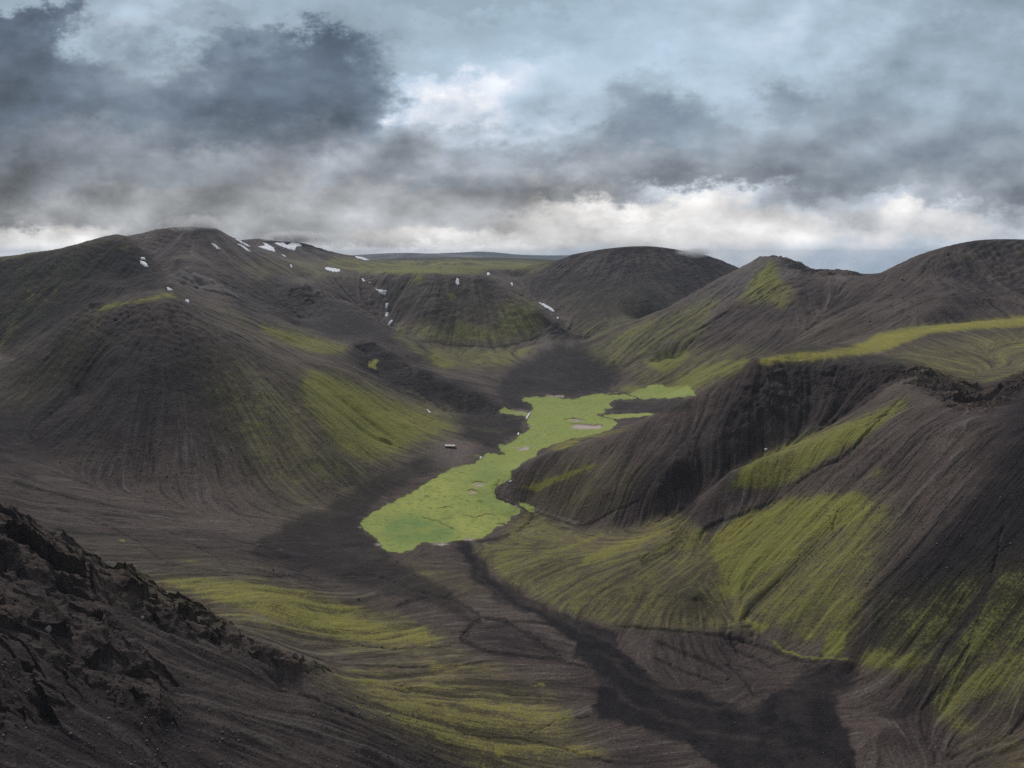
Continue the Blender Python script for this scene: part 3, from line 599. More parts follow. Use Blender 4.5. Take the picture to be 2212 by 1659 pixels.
moss(.72, .85, [(1350,1520),(1450,1510),(1690,1545),(1690,1585),(1500,1590),(1350,1560)], '6', 12); moss(.8, .85, [(970,1545),(1030,1530),(1100,1590),(1000,1600)], '6', 6); moss(.42, .8, [(800,1480),(1050,1500),(1300,1500),(1400,1600),(1500,1700),(850,1700)], '6', 18)
moss(.5, .5, [(860,320),(1000,300),(1200,90),(1500,230),(1800,220),(2100,100),(2500,400),(2700,850),(2300,840),(1700,815),(1350,705),(1100,570),(950,450)], '6', 10)
moss(.85, .7, [(1270,365),(1500,290),(1670,240),(1700,260),(1500,345),(1350,372)], '6', 6); moss(.8, .65, [(1460,470),(1540,370),(1700,300),(1850,250),(2040,195),(2060,240),(1850,350),(1600,455)], '6', 9)
moss(.75, .6, [(1790,510),(1830,500),(1830,540),(1795,540)], '6', 5); moss(.7, .6, [(540,460),(600,460),(650,500),(620,540),(560,500)], '6', 10); moss(.35, .3, [(430,390),(560,400),(840,480),(1000,640),(700,600),(500,500)], '6', 18)
moss(.85, .85, [(1150,815),(1300,765),(1550,680),(1800,605),(1600,695),(1400,790),(1280,840)], '4', 3); moss(.75, .65, [(1300,560),(1440,490),(1700,425),(1950,390),(1820,430),(1600,480),(1440,560)], '4', 4)
moss(.3, .5, [(1100,780),(1300,650),(1600,520),(1800,560),(1700,700),(1600,900),(1560,1050),(1300,1000)], '4', 20); moss(.65, .6, [(1540,880),(1620,810),(1700,830),(1600,900)], '4', 9); moss(.5, .3, [(1420,1000),(1600,1055),(1700,1070),(1500,1050)], '4', 5)
moss(.4, .4, [(800,390),(1000,400),(1150,420),(1000,440),(840,420)], '4', 5); moss(.8, .35, [(840,590),(900,575),(890,600),(850,612)], '4', 2)
moss(.45, .15, [(1240,760),(1320,720),(1500,660),(1560,640),(1520,740),(1480,800),(1440,850),(1380,850),(1340,800)], 'P', 12)
moss(.5, .3, [(860,700),(930,760),(1000,800),(960,800),(900,770),(850,730)], 'P', 8); moss(.14, .2, [(820,640),(860,600),(1050,610),(1100,660),(1170,690),(1160,720),(1040,745),(920,735),(860,690)], 'P', 14)
moss(.62, .3, [(1540,1180),(1700,1090),(1860,1060),(1960,1100),(1900,1220),(1850,1400),(1700,1385),(1580,1300)], 'P', 30)
moss(.45, .2, [(1860,1420),(1960,1300),(2080,1240),(2240,1200),(2260,1500),(2150,1560),(2000,1500)], 'P', 30)
moss(.42, .4, [(1050,1180),(1150,1130),(1400,1180),(1560,1260),(1650,1370),(1500,1350),(1300,1320),(1120,1250)], 'P', 16)
moss(.35, .6, [(800,1290),(1000,1400),(1150,1480),(1100,1540),(900,1460),(700,1420),(500,1360),(300,1280),(350,1240),(560,1250)], 'P', 24)
moss(.3, .4, [(1100,1030),(1250,980),(1400,1000),(1350,1120),(1200,1110),(1120,1070)], 'P', 16)
moss(.22, .4, [(150,1160),(450,1180),(640,1240),(500,1260),(250,1210)], 'P', 20); moss(.25, .3, [(0,800),(200,720),(240,740),(100,860),(0,900)], 'P', 20)
stroke({'dark': .6, 'moss': -.6, 'carve': 1}, [(2160,1230),(2090,1330),(2010,1440),(1960,1530),(1900,1540)], 'P', 22, 34, 8)
stroke({'dark': .35, 'moss': -.5, 'carve': .6}, [(1880,1300),(1868,1370),(1850,1425)], 'P', 14, 22, 5)
moss(.5, .75, [(600,1420),(760,1440),(1000,1440),(1180,1480),(1260,1560),(1300,1659),(1050,1659),(900,1600),(760,1520)], 'P', 34)
moss(.75, .55, [(1660,1030),(1760,960),(1830,930),(1700,1010),(1620,1070)], 'P', 8)
moss(.45, .2, [(1400,800),(1480,760),(1560,740),(1700,740),(1620,780),(1500,840),(1430,850)], 'P', 10)
# crags (broken rock)
paint({'crag': 1}, [(-60,1080),(30,1105),(120,1155),(240,1225),(310,1240),(350,1285),(430,1310),(480,1345),(560,1395),(640,1430),(730,1450),(640,1460),(500,1410),(400,1370),(300,1330),(200,1290),(100,1270),(-60,1230)], 'P', 8)
paint({'crag': .75}, [(-60,1230),(80,1260),(200,1300),(290,1380),(400,1490),(400,1550),(330,1560),(200,1500),(120,1560),(-60,1600)], 'P', 16)
paint({'crag': .7}, [(1440,930),(1600,940),(1800,1010),(2000,1060),(2212,960),(2400,940),(2400,1010),(2212,1060),(2000,1200),(1800,1180),(1640,1060),(1500,1010),(1300,960),(1350,930)], '3', 8)
paint({'crag': .3}, [(640,915),(1500,930),(1480,990),(1300,1060),(900,1180),(700,1250),(500,1400),(420,1250),(500,1060)], '3', 10)
paint({'crag': .55}, [(700,275),(780,300),(860,330),(900,325),(960,350),(1060,340),(1180,355),(1200,380),(1000,375),(860,365),(760,330)], '3', 4)
paint({'crag': .35}, [(400,690),(560,700),(540,760),(400,760)], '3', 8)
# wet green flat
MEADOW = [(80,1040),(130,1000),(180,960),(260,920),(350,880),(430,840),(500,790),(590,740),(600,720),(680,690),(720,668),(800,650),(860,640),(900,600),(940,570),(1020,580),(1060,570),(1030,560),(1015,515),(1060,515),(1120,490),(1150,455),(1200,430),(1240,400),(1215,380),(1210,345),(1200,325),(1100,310),(1010,300),(1050,255),(1080,270),(1130,285),(1230,300),(1250,265),(1240,240),(1160,210),(1250,192),(1350,188),(1460,205),(1530,205),(1580,188),(1680,175),(1800,165),(1900,168),(1960,150),(2040,110),(2120,105),(2160,130),(2300,115),(2350,180),(2212,200),(1960,205),(1820,210),(1760,228),(1790,270),(1720,275),(1740,300),(1660,310),(1740,333),(1790,345),(1818,370),(1790,400),(1740,425),(1600,460),(1500,475),(1400,510),(1330,535),(1265,565),(1285,590),(1230,605),(1180,640),(1140,680),(1095,695),(1112,740),(1060,775),(1015,795),(985,820),(1000,870),(1080,910),(1160,945),(1165,970),(1110,1000),(1070,1050),(1000,1070),(960,1110),(920,1140),(840,1160),(740,1160),(640,1180),(500,1175),(440,1220),(370,1245),(270,1240),(210,1190),(200,1150),(110,1090)]
paint({'moss': .55}, MEADOW, '4', 9)
paint({'meadow': 1, 'dark': -1, 'yel': .45}, MEADOW, '4', 2.6)
paint({'meadow': 1, 'dark': -1, 'yel': .35}, [(1135,895),(1180,900),(1255,930),(1245,970),(1200,950)], '4', 1)
paint({'meadow': .9, 'dark': -1, 'yel': .6}, [(1720,315),(1900,303),(2100,298),(2020,322),(1820,343),(1740,330)], '4', 2)
paint({'yel': .8}, [(350,880),(500,790),(720,680),(800,700),(700,900),(560,940),(750,1000),(1100,960),(1000,1070),(840,1150),(760,1130),(720,1070),(560,1010),(430,970),(260,1000),(180,1020),(180,960)], '4', 18)
paint({'yel': .02}, [(270,1010),(450,985),(650,1050),(750,1110),(700,1160),(500,1170),(350,1180),(250,1110)], '4', 10)
paint({'yel': .12}, [(900,830),(1000,870),(1130,930),(1080,960),(960,940),(900,900)], '4', 12); paint({'yel': .2}, [(800,660),(1000,600),(1060,640),(1000,800),(920,800),(860,720)], '4', 20)
for pts in ([(830,770),(860,762),(930,765),(940,775)], [(800,825),(830,815),(870,822),(885,835)], [(780,890),(800,885),(820,903)], [(870,890),(890,888),(898,900)], [(750,700),(775,702)], [(1450,342),(1520,335),(1600,345)],
            [(510,860),(540,855),(560,870)], [(490,990),(520,1005),(560,1015),(650,1050),(740,1095)], [(600,940),(680,930),(700,945)], [(760,985),(860,1000),(930,975),(1000,985)], [(1040,1040),(1075,1070)], [(1000,1040),(1040,1050)], [(1500,378),(1540,370),(1600,378),(1700,378),(1722,390)], [(990,780),(1030,745)], [(1020,575),(1060,577)], [(1750,175),(1850,170),(1920,185),(1965,208)]):
    stroke({'dark': .85, 'meadow': -.8}, pts, '4', 2.6, 2.2)
for pts in ([(845,785),(880,778),(915,785),(905,797),(860,797)], [(820,835),(845,828),(872,840),(830,848)], [(1510,388),(1560,380),(1640,384),(1710,385),(1718,398),(1680,410),(1560,408),(1515,400)],
            [(1480,348),(1540,343),(1600,348),(1540,356)], [(1090,530),(1160,542),(1200,525),(1232,530),(1220,545),(1170,552)], [(1100,918),(1130,922),(1160,935),(1140,938)], [(560,1185),(640,1178),(690,1188),(640,1196)],
            [(1310,445),(1335,445),(1333,451),(1312,450)], [(1340,185),(1460,183),(1455,195),(1380,192)], [(1250,390),(1200,392),(1225,396)], [(780,1150),(840,1150),(850,1162),(790,1158)], [(60,1068),(90,1072),(80,1078)], [(180,1185),(240,1185),(200,1195)]):
    paint({'pale': .95, 'dark': -1, 'meadow': -1, 'moss': -1}, pts, '4', 1)
paint({'pale': .35}, [(1120,280),(1240,290),(1240,310),(1140,305)], '4', 3)
paint({'pale': .18}, [(600,500),(700,480),(860,560),(840,620),(620,660),(560,620)], '4', 14)
print('marks', round(time.time() - T0, 1))

cm, q0 = visible_table(Z)
PX, PY = uq_pix(Uf, q0)
PX = PX.astype(np.float32); PY = PY.astype(np.float32)
def sampler(px, py):
    fx = np.clip(px + RX, 0, RW - 2); fy = np.clip(py + RY, 0, RH - 2); i = fy.astype(np.int32); j = fx.astype(np.int32); a = fy - i; b = fx - j
    def f(A):
        return ((A[i, j] * (1 - b) + A[i, j + 1] * b) * (1 - a) + (A[i + 1, j] * (1 - b) + A[i + 1, j + 1] * b) * a).astype(np.float32)
    return f
hid = cm - q0                    # how far a point lies below the line of sight
vis = np.exp(-(hid / 0.012) ** 2).astype(np.float32)
wob = 3.0
wx = perlin(PX / 14, PY / 14 * 1.8) * wob * 1.2 + perlin(PX / 5, PY / 5 * 1.5) * wob * .6; wy = perlin(PX / 14 + 40, PY / 14 * 1.8 + 9) * wob * .6 + perlin(PX / 5 + 31, PY / 5 * 1.5) * wob * .3
smp = sampler(PX + wx, PY + wy)
lay = {k: smp(A) * vis for k, A in LAY.items()}
wx2 = wx + 11 * perlin(PX / 45 + 7, PY / 30) + 5 * perlin(PX / 16 + 3, PY / 11); wy2 = wy + 7 * perlin(PX / 50 + 70, PY / 30 + 5) + 3 * perlin(PX / 16 + 13, PY / 10)
for k in ('fine_line',): pass
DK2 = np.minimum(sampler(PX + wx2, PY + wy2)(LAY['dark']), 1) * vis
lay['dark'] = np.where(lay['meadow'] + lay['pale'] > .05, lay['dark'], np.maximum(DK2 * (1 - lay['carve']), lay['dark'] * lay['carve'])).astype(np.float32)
lay['yel'] = smp(LAY['yel'])
print('laid', round(time.time() - T0, 1))

# ---- relief
gx, gy = gradient(Z); slope = np.hypot(gx, gy)
flat = smooth(.06, .30, slope) * (1 - lay['meadow'])
far = smooth(3500, 2500, Yw) if False else (1 - smooth(4500, 9000, Yw))
amp = DET * far * flat
D = np.zeros_like(Z)
D += amp * 2.2 * fbm(Xw / 130, Yw / 130, 3) * smooth(.15, .5, slope)
D += amp * 1.5 * fbm(Xw / 34 + 5, Yw / 34, 4)
D += (0.25 + .75 * flat) * (1 - lay['meadow']) * 0.22 * fbm(Xw / 7, Yw / 7 + 3, 3) * np.clip(Yw / 500, .4, 2)
# streaks: noise dragged along the fall line
def fall_streaks(Zs, cell, steps, h, seed, sub=1):
    Zb = Zs[::sub, ::sub]; gxs, gys = gx_s[::sub, ::sub], gy_s[::sub, ::sub]; Ub = Uf[::sub, ::sub]
    du = -(gxs - Ub * gys); ds = -gys; n = np.sqrt(du * du + ds * ds) + 1e-4
    rowscale = (1 / np.gradient(sf[::sub])).astype(np.float32)[:, None]; colscale = 1 / (uf[sub] - uf[0])
    vi = ds / n * h * rowscale; vj = du / n * h * colscale
    nz = perlin(Ub / cell + seed, Sf[::sub, ::sub] / cell + seed * 3.1) + .6 * perlin(Ub / (cell * 2.7) + seed, Sf[::sub, ::sub] / (cell * 2.7) - seed)
    I, J = np.meshgrid(np.arange(Zb.shape[0], dtype=np.float32), np.arange(Zb.shape[1], dtype=np.float32), indexing='ij')
    acc = nz.copy(); w = 1.0
    I = I.copy(); J = J.copy(); hi, wi = Zb.shape
    for k in range(steps):
        a = np.clip(I, 0, hi - 1).astype(np.int32); b = np.clip(J, 0, wi - 1).astype(np.int32)
        I -= vi[a, b]; J -= vj[a, b]
        a = np.clip(I, 0, hi - 2); b = np.clip(J, 0, wi - 2); ai = a.astype(np.int32); bi = b.astype(np.int32); fa = a - ai; fb = b - bi
        acc += (nz[ai, bi] * (1 - fb) + nz[ai, bi + 1] * fb) * (1 - fa) + (nz[ai + 1, bi] * (1 - fb) + nz[ai + 1, bi + 1] * fb) * fa
    acc /= math.sqrt(steps) * .8
    return acc.astype(np.float32)
Zl = Z + D * .6
gx_s, gy_s = gradient(Zl)
def box(a, r):
    for ax in (0, 1):
        c = np.cumsum(np.pad(a, [(r + 1, r) if k == ax else (0, 0) for k in (0, 1)], mode='edge').astype(np.float64), axis=ax); n = a.shape[ax]
        a = ((np.take(c, np.arange(2 * r + 1, 2 * r + 1 + n), axis=ax) - np.take(c, np.arange(0, n), axis=ax)) / (2 * r + 1)).astype(np.float32)
    return a
gx_s = box(gx_s, max(2, int(5 * QUAL))); gy_s = box(gy_s, max(2, int(5 * QUAL)))
def up(a, sub):
    r = bicubic_rows(a, np.arange(NS) / sub); return bicubic_rows(r.T.copy(), np.arange(NU) / sub).T.astype(np.float32)
st1 = fall_streaks(Z, .0030, 22, .0016, 3.3)
st2 = up(fall_streaks(Z, .0085, 24, .0055, 8.1, 3), 3)
st3 = up(fall_streaks(Z, .022, 22, .012, 5.7, 4), 4)
print('streaks', round(time.time() - T0, 1), float(st1.std()), float(st2.std()), float(st3.std()))
sl = smooth(.12, .45, slope) * far * (1 - lay['meadow'])
ysc = np.clip(Yw, 150, 2600)
nearb = (1 + 1.3 * smooth(430, 300, Yw) * (1 - lay['crag']) * smooth(.12, -.02, Uf)).astype(np.float32)
irr = nearb * np.clip(.5 + 1.3 * fbm(Xw / 60 + 11, Yw / 60, 3), .1, 1.6)
D += sl * ysc * DET * (.00042 * st1 * np.maximum(1.6 - irr * .8, .6) + .0013 * irr * st2 * (1 - .5 * lay['crag']) + .0022 * st3)
D += (1 - sl) * far * (1 - lay['meadow']) * ysc * .00010 * (st1 + 2 * st2)
# crags: sharp broken rock
def blocks(x, y, h, tilt):
    # broken faceted rock: every cell of a jittered lattice is a tilted flat block
    xi = np.floor(x).astype(np.int32); yi = np.floor(y).astype(np.int32); best = np.full(x.shape, 9e9); val = np.zeros(x.shape)
    for i in (-1, 0, 1):
        for j in (-1, 0, 1):
            c = PERM[(PERM[(xi + i) & 4095] + yi + j) & 4095]; r1 = (c % 64) / 64.; r2 = ((c // 64) % 64) / 64.; r3 = ((c * 7) % 101) / 101.
            dx = x - xi - i - r1; dy = y - yi - j - r2; d = dx * dx + dy * dy; m = d < best
            v = h * (r3 - .5) + tilt * (dx * GX[c] + dy * GY[c]); val = np.where(m, v, val); best = np.where(m, d, best)
    return val
cm_ = lay['crag'] > .02
bx, by, bY, bc = Xw[cm_], Yw[cm_], np.where(Yw[cm_] < 330, .62, .85), lay['crag'][cm_]
wx_ = 5 * fbm(bx / 22, by / 22 + 50, 4); wy_ = 5 * fbm(bx / 22 + 9, by / 22, 4)
rot = .6; rx = bx * math.cos(rot) - by * math.sin(rot); ry = bx * math.sin(rot) + by * math.cos(rot)
cr_ = 9 * (fbm((bx + wx_) / 40 + 3, (by + wy_) / 40, 4, .5, ridge=True) - .35) + blocks((rx + wx_) / 22, (ry + wy_) / 11, 8, 8) + blocks((rx + wx_) / 8, (ry + wy_) / 5, 3.2, 3.4) + blocks(rx / 2.6, ry / 2.2, 1.1, 1.2)
D[cm_] += (bc * bY * cr_).astype(np.float32)
craggy = np.zeros_like(D); craggy[cm_] = bc * np.clip(.5 + .09 * cr_, 0, 1)
D += lay['fresh'] * ysc * .0022 * (st2 - .2) 
# channels are cut into the ground, hollows into the meadow
D -= lay['carve'] * np.clip(ysc * .0022, .4, 1.6)
D -= lay['pale'] * (lay['pale'] > .6) * .6
D += lay['meadow'] * .05 * fbm(Xw / 5, Yw / 5, 3)
D *= 1 - .0
Z = (Z + D).astype(np.float32)
print('relief', round(time.time() - T0, 1))

# ---- which hill each point belongs to
rc = np.empty((NSc, NUc), np.int16)
wu = perlin(uc[None, :] * 22 + sc_[:, None] * 0, sc_[:, None] * 22 + uc[None, :] * 0) * .008
for i in range(NSc):
    d2 = (uc[:, None] + wu[i][:, None] - PT[None, :, 0]) ** 2 + (sc_[i] + wu[i][:, None] - PT[None, :, 1]) ** 2
    rc[i] = rid[np.argmin(d2, axis=1)]
ri = np.rint(np.interp(sf, sc_, np.arange(NSc))).astype(int); rj = np.rint(np.interp(uf, uc, np.arange(NUc))).astype(int)
region = rc[ri][:, rj]
mi = REG.index('meadow'); vi_ = REG.index('valley_floor')
region = np.where((region == mi), vi_, region)
region = np.where(lay['meadow'] > .5, mi, region)

# ================================================================== materials
def nodes_of(name):
    m = bpy.data.materials.new(name); m.use_nodes = True; nt = m.node_tree
    return m, nt, nt.nodes['Principled BSDF']
def mix(nt, f, a, b):
    n = nt.nodes.new('ShaderNodeMix'); n.data_type = 'RGBA'
    for k, v in ((0, f), (6, a), (7, b)):
        if isinstance(v, bpy.types.NodeSocket): nt.links.new(v, n.inputs[k])
        else: n.inputs[k].default_value = v if k == 0 else (*v, 1)
    return n.outputs[2]
def mth(nt, op, a, b=None, c=None, clamp=False):
    n = nt.nodes.new('ShaderNodeMath'); n.operation = op; n.use_clamp = clamp
    for k, v in enumerate((a, b, c)):
        if v is None: continue
        if isinstance(v, bpy.types.NodeSocket): nt.links.new(v, n.inputs[k])
        else: n.inputs[k].default_value = v
    return n.outputs[0]
def tex(nt, co, scale, detail=4, rough=.6):
    n = nt.nodes.new('ShaderNodeTexNoise'); n.inputs['Scale'].default_value = scale; n.inputs['Detail'].default_value = detail; n.inputs['Roughness'].default_value = rough
    nt.links.new(co, n.inputs['Vector']); return n.outputs['Fac']
def ramp(nt, f, a, b):
    n = nt.nodes.new('ShaderNodeMapRange'); nt.links.new(f, n.inputs[0]); n.inputs[1].default_value = a; n.inputs[2].default_value = b; n.interpolation_type = 'SMOOTHSTEP'; return n.outputs[0]

def land_material():
    m, nt, bs = nodes_of('land'); L = nt.links
    a1 = nt.nodes.new('ShaderNodeAttribute'); a1.attribute_name = 'cover'; a2 = nt.nodes.new('ShaderNodeAttribute'); a2.attribute_name = 'ground'
    s1 = nt.nodes.new('ShaderNodeSeparateColor'); L.new(a1.outputs['Color'], s1.inputs[0]); s2 = nt.nodes.new('ShaderNodeSeparateColor'); L.new(a2.outputs['Color'], s2.inputs[0])
    moss, yel, meadow = s1.outputs; dark, pale, streak = s2.outputs
    fine = a1.outputs['Alpha']; fresh = a2.outputs['Alpha']
    geo = nt.nodes.new('ShaderNodeNewGeometry'); co = geo.outputs['Position']
    nA = tex(nt, co, .012, 4, .55); nB = tex(nt, co, .09, 5, .65); nC = tex(nt, co, .8, 3, .7)
    # gravel: brown grey, purple grey and paler ash
    g = mix(nt, ramp(nt, nA, .35, .65), (.060, .043, .040), (.104, .079, .066))
    g = mix(nt, mth(nt, 'MULTIPLY', ramp(nt, streak, .50, .85), .65), g, (.165, .145, .135))
    g = mix(nt, mth(nt, 'MULTIPLY', ramp(nt, streak, .50, .20), .80), g, (.020, .017, .019))
    g = mix(nt, mth(nt, 'MULTIPLY', ramp(nt, nB, .5, .75), .35), g, (.115, .085, .068))
    g = mix(nt, mth(nt, 'MULTIPLY', fresh, .9), g, mix(nt, ramp(nt, nB, .35, .7), (.030, .021, .017), (.135, .098, .070)))
    # dark sand, and the same tone where shade is painted in
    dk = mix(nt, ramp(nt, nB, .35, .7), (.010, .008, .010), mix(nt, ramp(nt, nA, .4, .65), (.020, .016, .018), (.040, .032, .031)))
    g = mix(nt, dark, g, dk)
    # stones
    vo = nt.nodes.new('ShaderNodeTexVoronoi'); vo.inputs['Scale'].default_value = .55; L.new(co, vo.inputs['Vector'])
    sf_ = mth(nt, 'MULTIPLY', mth(nt, 'LESS_THAN', vo.outputs['Distance'], .20), mth(nt, 'GREATER_THAN', tex(nt, co, .05, 4, .7), .53))
    g = mix(nt, mth(nt, 'MULTIPLY', sf_, mth(nt, 'MULTIPLY_ADD', dark, -.3, .4)), g, (.17, .155, .145))
    g = mix(nt, mth(nt, 'MULTIPLY', ramp(nt, nC, .48, .62), .50), g, (.024, .021, .022))
    # moss: broken up by streaks and clumps
    k = mth(nt, 'MULTIPLY_ADD', mth(nt, 'SUBTRACT', streak, .5), .85, moss)
    k = mth(nt, 'MULTIPLY_ADD', mth(nt, 'SUBTRACT', nB, .5), 1.1, k)
    k = mth(nt, 'MULTIPLY_ADD', mth(nt, 'SUBTRACT', nC, .5), 1.5, k)
    k = mth(nt, 'MULTIPLY', ramp(nt, k, .30, .90), ramp(nt, moss, .02, .20))
    k = mth(nt, 'MULTIPLY_ADD', moss, .28, mth(nt, 'MULTIPLY', k, .72), clamp=True)
    green = mix(nt, ramp(nt, nA, .3, .7), (.115, .128, .034), (.160, .166, .046)); yell = mix(nt, ramp(nt, nB, .35, .65), (.300, .260, .055), (.210, .190, .050))
    mc = mix(nt, yel, green, yell)
    g = mix(nt, k, g, mc)
    # wet meadow
    mg = mix(nt, yel, (.125, .200, .062), (.360, .350, .092)); mg = mix(nt, mth(nt, 'MULTIPLY', ramp(nt, tex(nt, co, .045, 6, .72), .50, .66), .45), mg, (.150, .160, .055)); mg = mix(nt, mth(nt, 'MULTIPLY', ramp(nt, nB, .42, .66), .5), mg, (.185, .235, .065)); mg = mix(nt, mth(nt, 'MULTIPLY', ramp(nt, tex(nt, co, .22, 5, .7), .50, .64), .65), mg, (.105, .140, .042))
    mg = mix(nt, mth(nt, 'MULTIPLY', ramp(nt, tex(nt, co, .03, 5, .7), .45, .62), .5), mg, (.24, .26, .07)); mg = mix(nt, mth(nt, 'MULTIPLY', ramp(nt, nC, .5, .8), .35), mg, (.090, .110, .035))
    me_ = ramp(nt, mth(nt, 'MULTIPLY_ADD', mth(nt, 'SUBTRACT', tex(nt, co, .12, 5, .7), .5), 1.1, meadow), .35, .65)
    me_ = mth(nt, 'MULTIPLY', me_, ramp(nt, meadow, .02, .25))
    g = mix(nt, me_, g, mg)
    pl = mix(nt, ramp(nt, nC, .3, .7), (.52, .43, .38), (.36, .29, .26))
    g = mix(nt, pale, g, pl)
    L.new(g, bs.inputs['Base Color'])
    bs.inputs['Roughness'].default_value = .95; bs.inputs['Specular IOR Level'].default_value = .15
    # stony surface
    b1 = nt.nodes.new('ShaderNodeBump'); b1.inputs['Distance'].default_value = 1.0; b1.inputs['Strength'].default_value = .8
    hh = mth(nt, 'MULTIPLY_ADD', tex(nt, co, .35, 6, .72), 1.6, mth(nt, 'MULTIPLY', nC, .5))
    hh = mth(nt, 'MULTIPLY', hh, mth(nt, 'SUBTRACT', 1.0, mth(nt, 'MULTIPLY', meadow, .8)))
    L.new(hh, b1.inputs['Height']); L.new(b1.outputs[0], bs.inputs['Normal'])
    return m
LAND = land_material()
def simple(name, col, rough=.8, noise=None, bump=0, sub=0):
    m, nt, bs = nodes_of(name); geo = nt.nodes.new('ShaderNodeNewGeometry'); f = tex(nt, geo.outputs['Position'], noise or 1, 5, .65)
    c = mix(nt, ramp(nt, f, .35, .65), tuple(v * (.62 if name == 'snow' else .82) for v in col), col); nt.links.new(c, bs.inputs['Base Color']); bs.inputs['Roughness'].default_value = rough
    if bump:
        b = nt.nodes.new('ShaderNodeBump'); b.inputs['Distance'].default_value = bump; nt.links.new(f, b.inputs['Height']); nt.links.new(b.outputs[0], bs.inputs['Normal'])
    return m
SNOW = simple('snow', (.70, .72, .75), .8, .12, .4)

# ---- normals of the whole sheet, so that the pieces meet without a seam
gx, gy = gradient(Z)
nl = 1 / np.sqrt(gx * gx + gy * gy + 1)
NRM = np.stack([-gx * nl, -gy * nl, nl], -1).reshape(-1, 3)
VERT = np.stack([Xw, Yw, Z], -1).reshape(-1, 3).astype(np.float32)
streak = np.clip(.5 + .15 * st1 + .10 * nearb * st2 + .09 * nearb * st3, 0, 1)
COVER = np.stack([lay['moss'], lay['yel'], lay['meadow'], np.clip(.5 + .2 * st1, 0, 1)], -1).reshape(-1, 4).astype(np.float32)
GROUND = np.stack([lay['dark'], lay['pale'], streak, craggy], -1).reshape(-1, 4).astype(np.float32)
def mesh_from(name, verts, faces, smooth_=True, mat=None):
    me = bpy.data.meshes.new(name); nf, k = faces.shape
    me.vertices.add(len(verts)); me.vertices.foreach_set('co', np.ascontiguousarray(verts, np.float32).ravel())
    me.loops.add(nf * k); me.loops.foreach_set('vertex_index', np.ascontiguousarray(faces, np.int32).ravel())
    me.polygons.add(nf); me.polygons.foreach_set('loop_start', np.arange(0, nf * k, k, dtype=np.int32))
    me.update(calc_edges=True)
    if smooth_: me.polygons.foreach_set('use_smooth', np.ones(nf, bool))
    if mat: me.materials.append(mat)
    return me
def link(name, me, parent=None, **props):
    o = bpy.data.objects.new(name, me); COL.objects.link(o)
    if parent: o.parent = parent
    for k, v in props.items(): o[k] = v
    return o
idx = np.arange(NS * NU, dtype=np.int32).reshape(NS, NU)
FC = np.stack([idx[:-1, :-1], idx[:-1, 1:], idx[1:, 1:], idx[1:, :-1]], -1).reshape(-1, 4)
FR = region[:-1, :-1].ravel()
INFO = {
 'meadow': ('meadow', 'stuff', 'bright green wet grass flat winding along the valley floor', 'meadow'),
 'valley_floor': ('valley_floor', 'structure', 'dark gravel and sand floor of the valley with dry channels', 'valley floor'),
 'cone_hill': ('hill', 'structure', 'big dark cone shaped scree hill left of the meadow with moss on its summit', 'hill'),
 'rear_hill': ('hill', 'structure', 'dark rounded hill directly behind the big scree cone on the left', 'hill'),
 'snowy_mountain': ('mountain', 'structure', 'highest dark mountain on the left with its top in cloud and long snow streaks', 'mountain'),
 'ridge_spur': ('ridge', 'structure', 'long grey ridge falling from the snowy mountain to the valley floor', 'ridge'),
 'dark_hill': ('hill', 'structure', 'small nearly black hill with one yellow moss spot between cone and far valley', 'hill'),
 'gullied_hill': ('hill', 'structure', 'flat topped gullied hill closing the valley with green fans at its foot', 'hill'),
 'plateau': ('plateau', 'structure', 'level olive green plateau behind the gullied hill', 'plateau'),
 'far_mountain': ('mountain', 'structure', 'broad blue grey dome shaped mountain right of the valley head', 'mountain'),
 'mossy_hill': ('hill', 'structure', 'pointed hill with a jagged crest and green moss patch on its side', 'hill'),
 'right_hill': ('hill', 'structure', 'high smooth dark hill on the right skyline', 'hill'),
 'bluff': ('bluff', 'structure', 'flat topped bluff with yellow moss on its edge on the right', 'bluff'),
 'cliff_face': ('cliff', 'structure', 'dark shaded cliff face under the mossy bluff', 'cliff'),
 'green_slope': ('slope', 'structure', 'bright green mossy slope and spine below the cliff', 'slope'),
 'dark_slope': ('slope', 'structure', 'dark steep slope in the lower right corner with green foot', 'slope'),
 'near_slope': ('slope', 'structure', 'nearest dark slope streaked with yellow moss at the bottom of the picture', 'slope'),
 'crag_slope': ('rock_ridge', 'structure', 'rugged brown rock crags descending in the lower left corner', 'rock ridge'),
 'far_land': ('lowland', 'structure', 'far low land stretching to the horizon behind the hills', 'lowland'),
 'distant_mountains': ('distant_mountains', 'structure', 'faint blue mountains on the horizon behind the plateau', 'mountains'),
}
for r, reg in enumerate(REG):
    f = FC[FR == r]
    if not len(f): continue
    vid, inv = np.unique(f.ravel(), return_inverse=True)
    nm, kind, lab, cat = INFO[reg]
    me = mesh_from(nm, VERT[vid], inv.reshape(-1, 4), True, LAND)
    for an, arr in (('cover', COVER), ('ground', GROUND)):
        at = me.attributes.new(an, 'FLOAT_COLOR', 'POINT'); at.data.foreach_set('color', arr[vid].ravel())
    me.normals_split_custom_set_from_vertices(NRM[vid])
    link(nm, me, kind=kind, label=lab, category=cat)
print('land built', round(time.time() - T0, 1))
CM, Qn = visible_table(Z)

